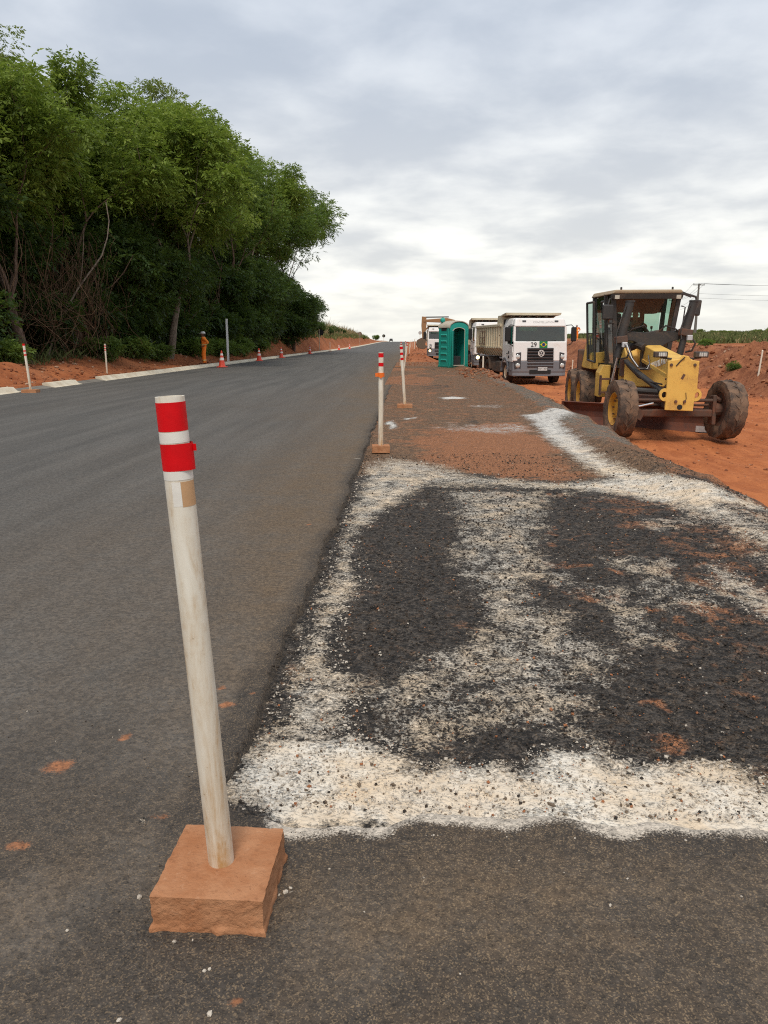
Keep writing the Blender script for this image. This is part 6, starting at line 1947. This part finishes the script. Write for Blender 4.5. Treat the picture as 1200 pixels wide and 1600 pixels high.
    for s in (-1, 1):
        st = MB().box((s * .80, 3.05, 1.16), (.36, .22, .04)).build('step', G_, t)
        MB().box((s * .80, 3.05, .82), (.36, .22, .04)).build('step', G_, t)
        MB().box((s * .97, 3.05, 1.0), (.03, .2, .5)).build('step_rail', G_, st)
    hd = MB().hexa([(-.72, 4.9, 1.30), (.72, 4.9, 1.30), (.70, 7.5, 1.30), (-.70, 7.5, 1.30), (-.62, 4.9, 2.28), (.62, 4.9, 2.28), (.58, 7.5, 2.12), (-.58, 7.5, 2.12)]).build('engine_hood', Y_, t, bevel=.05)
    for s in (-1, 1):
        for k in range(5): MB().box((s * .69, 5.6 + k * .22, 1.75), (.03, .12, .5), (0, R(6 * -s), 0)).build('hood_louvre', M['dark'], hd)
        MB().prism([(4.35, 1.36), (5.5, 1.36), (5.5, 1.48), (4.5, 1.80), (4.35, 1.80)], 'x', s * .72, s * 1.0).build('fender', Y_, t, bevel=.02)
        MB().tube([(s * .98, 4.5, 1.6), (s * 1.0, 4.55, 2.1), (s * .96, 4.8, 2.2)], .022, 6).build('grab_rail', C_, t)
    MB().tube([(.3, 6.2, 2.1), (.3, 6.2, 2.9)], .06, 10).build('exhaust', C_, hd)
    MB().box((0, 7.6, 1.3), (1.6, .2, 1.1)).build('counterweight', G_, t, bevel=.04)
    # cab
    fb, ft, rb, rt = .62, .80, .84, .93          # half widths front bottom/top, rear bottom/top
    zb, zt, yf, yr = 1.52, 3.26, 2.95, 4.72
    yb = 3.05
    fl = MB().hexa([(-fb - .02, yb, zb - .08), (fb + .02, yb, zb - .08), (rb, yr, zb - .08), (-rb, yr, zb - .08), (-fb - .02, yb, zb), (fb + .02, yb, zb), (rb, yr, zb), (-rb, yr, zb)]).build('cab_floor', C_, t)

    def pillar(a, b, w_=.09, d_=.10, nm='pillar'):
        a, b = Vector(a), Vector(b)
        return MB().hexa([a + Vector((-w_ / 2, -d_ / 2, 0)), a + Vector((w_ / 2, -d_ / 2, 0)), a + Vector((w_ / 2, d_ / 2, 0)), a + Vector((-w_ / 2, d_ / 2, 0)), b + Vector((-w_ / 2, -d_ / 2, 0)), b + Vector((w_ / 2, -d_ / 2, 0)), b + Vector((w_ / 2, d_ / 2, 0)), b + Vector((-w_ / 2, d_ / 2, 0))]).build(nm, C_, t)
    for s in (-1, 1):
        pillar((s * fb, yb, zb), (s * ft, yf, zt), .10, .10)
        pillar((s * (fb + .10), yb + .62, zb), (s * (ft + .06), yf + .62, zt), .08, .12)
        pillar((s * rb, yr, zb), (s * rt, yr - .05, zt), .10, .10)
    # roof with visor lip
    rf = MB().hexa([(-.86, 2.80, 3.24), (.86, 2.80, 3.24), (1.0, 4.85, 3.24), (-1.0, 4.85, 3.24), (-.80, 2.78, 3.335), (.80, 2.78, 3.335), (.94, 4.80, 3.36), (-.94, 4.80, 3.36)]).build('cab_roof', M['roof_tan'], t, bevel=.03)
    MB().hexa([(-.84, 2.83, 3.12), (.84, 2.83, 3.12), (.84, 2.95, 3.12), (-.84, 2.95, 3.12), (-.86, 2.80, 3.238), (.86, 2.80, 3.238), (.86, 2.95, 3.238), (-.86, 2.95, 3.238)]).build('visor', C_, rf)
    for s in (-1, 1):
        MB().box((s * .74, 2.80, 3.16), (.11, .04, .09)).build('work_lamp', M['fibre'], rf)
        MB().lathe([(.001, 3.33), (.025, 3.33), (.025, 3.40), (.001, 3.41)], 'z', (s * .62, 2.95, 0), 8).build('roof_knob', C_, rf)
    # glass
    lerp = lambda a, b, f: a + (b - a) * f
    MB().add([(-fb, yb - .01, zb + .02), (fb, yb - .01, zb + .02), (ft, yf - .01, zt - .12), (-ft, yf - .01, zt - .12)], [(0, 1, 2, 3)]).build('front_glass', M['glass'], t)
    for s in (-1, 1):
        MB().add([(s * (fb + .01), yb + .05, zb + .02), (s * (fb + .10), yb + .58, zb + .02), (s * (ft + .06), yf + .58, zt - .05), (s * (ft + .01), yf + .05, zt - .05)], [(0, 1, 2, 3)]).build('door_glass', M['glass'], t)
        MB().add([(s * (fb + .12), yb + .68, zb + .02), (s * rb, yr - .05, zb + .02), (s * rt, yr - .1, zt - .05), (s * (ft + .08), yf + .68, zt - .05)], [(0, 1, 2, 3)]).build('side_glass', M['glass'], t)
    for xa, xb in ((-.80, -.40), (-.30, .30), (.42, .82)):
        MB().add([(xa, yr + .01, zb + .75), (xb, yr + .01, zb + .75), (xb, yr - .03, zt - .40), (xa, yr - .03, zt - .40)], [(0, 1, 2, 3)]).build('rear_glass', M['glass'], t)
    MB().box((0, yr - .03, zt - .22), (rt * 2 - .08, .06, .38)).build('rear_header', M['dark'], t)
    for xa in (-.35, .36):
        MB().box((xa, yr - .02, 2.5), (.11, .05, .9)).build('rear_post', M['dark'], t)
    MB().box((0, 3.85, zt - .06), (1.66, 1.7, .05)).build('headliner', M['dark'], t)
    MB().box((.42, 4.3, zt - .28), (.4, .4, .34)).build('ceiling_unit', M['dark'], t, bevel=.04)
    MB().box((0, yr, zb + .38), (rb * 2 - .1, .05, .74)).build('rear_panel', C_, t)
    MB().hexa([(-.64, yb - .03, 2.26), (.70, yb - .03, 2.26), (.70, yb + .03, 2.26), (-.64, yb + .03, 2.26), (-.66, yb - .035, 2.33), (.72, yb - .035, 2.33), (.72, yb + .03, 2.33), (-.66, yb + .03, 2.33)]).build('front_rail', C_, t)
    MB().box((0, 3.25, 1.95), (1.1, .3, .45)).build('console', M['dark'], t, bevel=.04)
    MB().tube([(0, 3.3, 2.1), (0, 3.5, 2.42)], .06, 8).build('steering_column', M['dark'], t)
    sw = MB().lathe([(.19, -.014), (.21, 0), (.19, .014), (.175, 0)], 'z', (0, 0, 0), 20, closed=True).build('steering_wheel', M['dark'], t, smooth=True)
    sw.location = (0, 3.50, 2.44); sw.rotation_euler = (R(-35), 0, 0)
    sc = MB().box((0, 3.95, 1.98), (.52, .52, .16)).build('seat', M['dark'], t, bevel=.05)
    MB().box((0, 4.22, 2.36), (.52, .14, .72), (R(-6), 0, 0)).build('backrest', M['dark'], sc, bevel=.05)
    MB().box((-.45, 4.35, 2.55), (.34, .2, .55)).build('air_unit', M['dark'], t, bevel=.05)
    for s in (-1, 1):
        MB().tube([(s * .28, 3.4, 2.0), (s * .30, 3.42, 2.42)], .012, 6).build('lever', C_, t)
        MB().lathe([(.001, 2.40), (.03, 2.41), (.03, 2.47), (.001, 2.48)], 'z', (s * .30, 3.42, 0), 8).build('lever_knob', M['dark'], t)
    # mirrors on tubular arms, grab handles
    MB().tube([(.80, 2.86, 3.26), (1.02, 2.84, 3.20), (1.16, 2.84, 3.16), (1.20, 2.84, 3.02)], .028, 8).build('mirror_arm', C_, t)
    MB().hexa([(.78, 2.80, 3.24), (.80, 2.90, 3.24), (1.06, 2.90, 3.14), (1.04, 2.80, 3.14), (.78, 2.80, 3.31), (.80, 2.90, 3.31), (1.06, 2.90, 3.20), (1.04, 2.80, 3.20)]).build('mirror_bracket', C_, t)
    mr = MB().box((1.20, 2.82, 2.90), (.18, .10, .38), (0, R(4), 0)).build('mirror', C_, t, bevel=.03)
    MB().tube([(.86, 2.95, 2.95), (.95, 2.92, 2.92), (.93, 2.95, 2.5), (.86, 3.0, 2.2)], .016, 6).build('grab_handle', C_, t)
    mr = MB().box((-.96, 2.75, 2.80), (.26, .10, .36), (0, 0, R(10))).build('mirror', C_, t, bevel=.03)
    MB().tube([(-.80, 2.9, 3.15), (-.92, 2.78, 3.12), (-.96, 2.76, 2.95)], .02, 6).build('mirror_arm', C_, mr)
    MB().tube([(-.75, 2.95, 2.55), (-.95, 2.78, 2.52), (-.97, 2.76, 2.65)], .018, 6).build('mirror_arm', C_, mr)
    MB().tube([(-.80, 3.0, 1.6), (-.90, 2.93, 2.0), (-.95, 2.93, 2.6)], .022, 6).build('grab_handle', C_, t)
    MB().tube([(-1.14, 4.1, 2.30), (-.88, 4.1, 2.30)], .014, 6).build('door_handle', C_, t)
    # side door swung half open behind the front pillar
    dr = MB()
    for a, b in (((-.95, 4.05, 1.55), (-1.06, 4.05, 3.1)), ((-1.02, 4.7, 1.60), (-1.12, 4.7, 3.1))): dr.tube([a, b], .03, 6)
    dr.tube([(-1.06, 4.05, 3.1), (-1.12, 4.7, 3.1)], .03, 6); dr.tube([(-.95, 4.05, 1.55), (-1.02, 4.7, 1.60)], .03, 6)
    dr = dr.build('door_frame', C_, t)
    MB().add([(-.95, 4.05, 1.6), (-1.02, 4.7, 1.62), (-1.12, 4.7, 3.08), (-1.06, 4.05, 3.08)], [(0, 1, 2, 3)]).build('door_pane', M['glass'], dr)
    return t


gx0, gy0 = 5.72, 16.95
gz0 = float(np.mean([gzf(gx0 + a, gy0 + b) for a in (-1.1, 1.1) for b in (0, 5, 6.5)])) - .03
motor_grader((gx0, gy0, gz0), R(-2.4))
# patches of spilt soil under the blade follow the terrain, see soil_clods

# driver seated in the cab
def driver(loc, rz):
    t = thing('person', 'driver seated behind the windscreen of the yellow grader', 'person', loc, rz)
    J = {'pel': (0, .05, .12), 'belly': (0, .05, .26), 'chest': (0, .03, .46), 'neck': (0, .02, .63), 'jaw': (0, -.01, .71), 'head': (0, 0, .80), 'crown': (0, .01, .88),
         'hl': (-.10, .02, .10), 'kl': (-.13, -.42, .12), 'al': (-.13, -.52, -.26), 'tl': (-.13, -.66, -.30), 'hr': (.10, .02, .10), 'kr': (.13, -.42, .12), 'ar': (.13, -.52, -.26), 'tr': (.13, -.66, -.30),
         'sl': (-.19, .03, .57), 'el': (-.27, -.12, .34), 'wl': (-.15, -.32, .44), 'sr': (.19, .03, .57), 'er': (.27, -.12, .34), 'wr': (.15, -.32, .44)}
    E = [('pel', 'belly'), ('belly', 'chest'), ('chest', 'neck'), ('neck', 'jaw'), ('jaw', 'head'), ('head', 'crown'), ('pel', 'hl'), ('hl', 'kl'), ('kl', 'al'), ('al', 'tl'), ('pel', 'hr'), ('hr', 'kr'), ('kr', 'ar'), ('ar', 'tr'), ('chest', 'sl'), ('sl', 'el'), ('el', 'wl'), ('chest', 'sr'), ('sr', 'er'), ('er', 'wr')]
    rad = {'pel': .14, 'belly': .14, 'chest': (.16, .12), 'neck': .056, 'jaw': (.068, .075), 'head': (.08, .095), 'crown': .055, 'hl': .09, 'kl': .07, 'al': .055, 'tl': .04, 'hr': .09, 'kr': .07, 'ar': .055, 'tr': .04, 'sl': .07, 'el': .052, 'wl': .04, 'sr': .07, 'er': .052, 'wr': .04}
    skin_body('body', J, E, rad, t, lambda c: 1 if c.z > .65 else (2 if c.z < .2 else 0), [M['olive'], M['skin'], M['dark']])
    add_hand(t, J['wl'], (.3, -.9, .15), 1, M['skin']); add_hand(t, J['wr'], (-.3, -.9, .15), -1, M['skin'])
    MB().lathe([(.10, .83), (.105, .86), (.085, .91), (.04, .935), (.001, .94)], 'z', (0, .01, 0), 14).build('hair', M['hair'], t, smooth=True)
    MB().box((0, -.10, .765), (.03, .03, .045)).build('nose', M['skin'], t, bevel=.01)
    for s in (-1, 1):
        MB().box((s * .088, .0, .775), (.016, .035, .055)).build('ear', M['skin'], t)
    return t


rot = Matrix.Rotation(R(-2.4), 3, 'Z')
sp = rot @ Vector((0, 3.93, 2.0))
driver((gx0 + sp.x, gy0 + sp.y, gz0 + sp.z), R(-2.4))
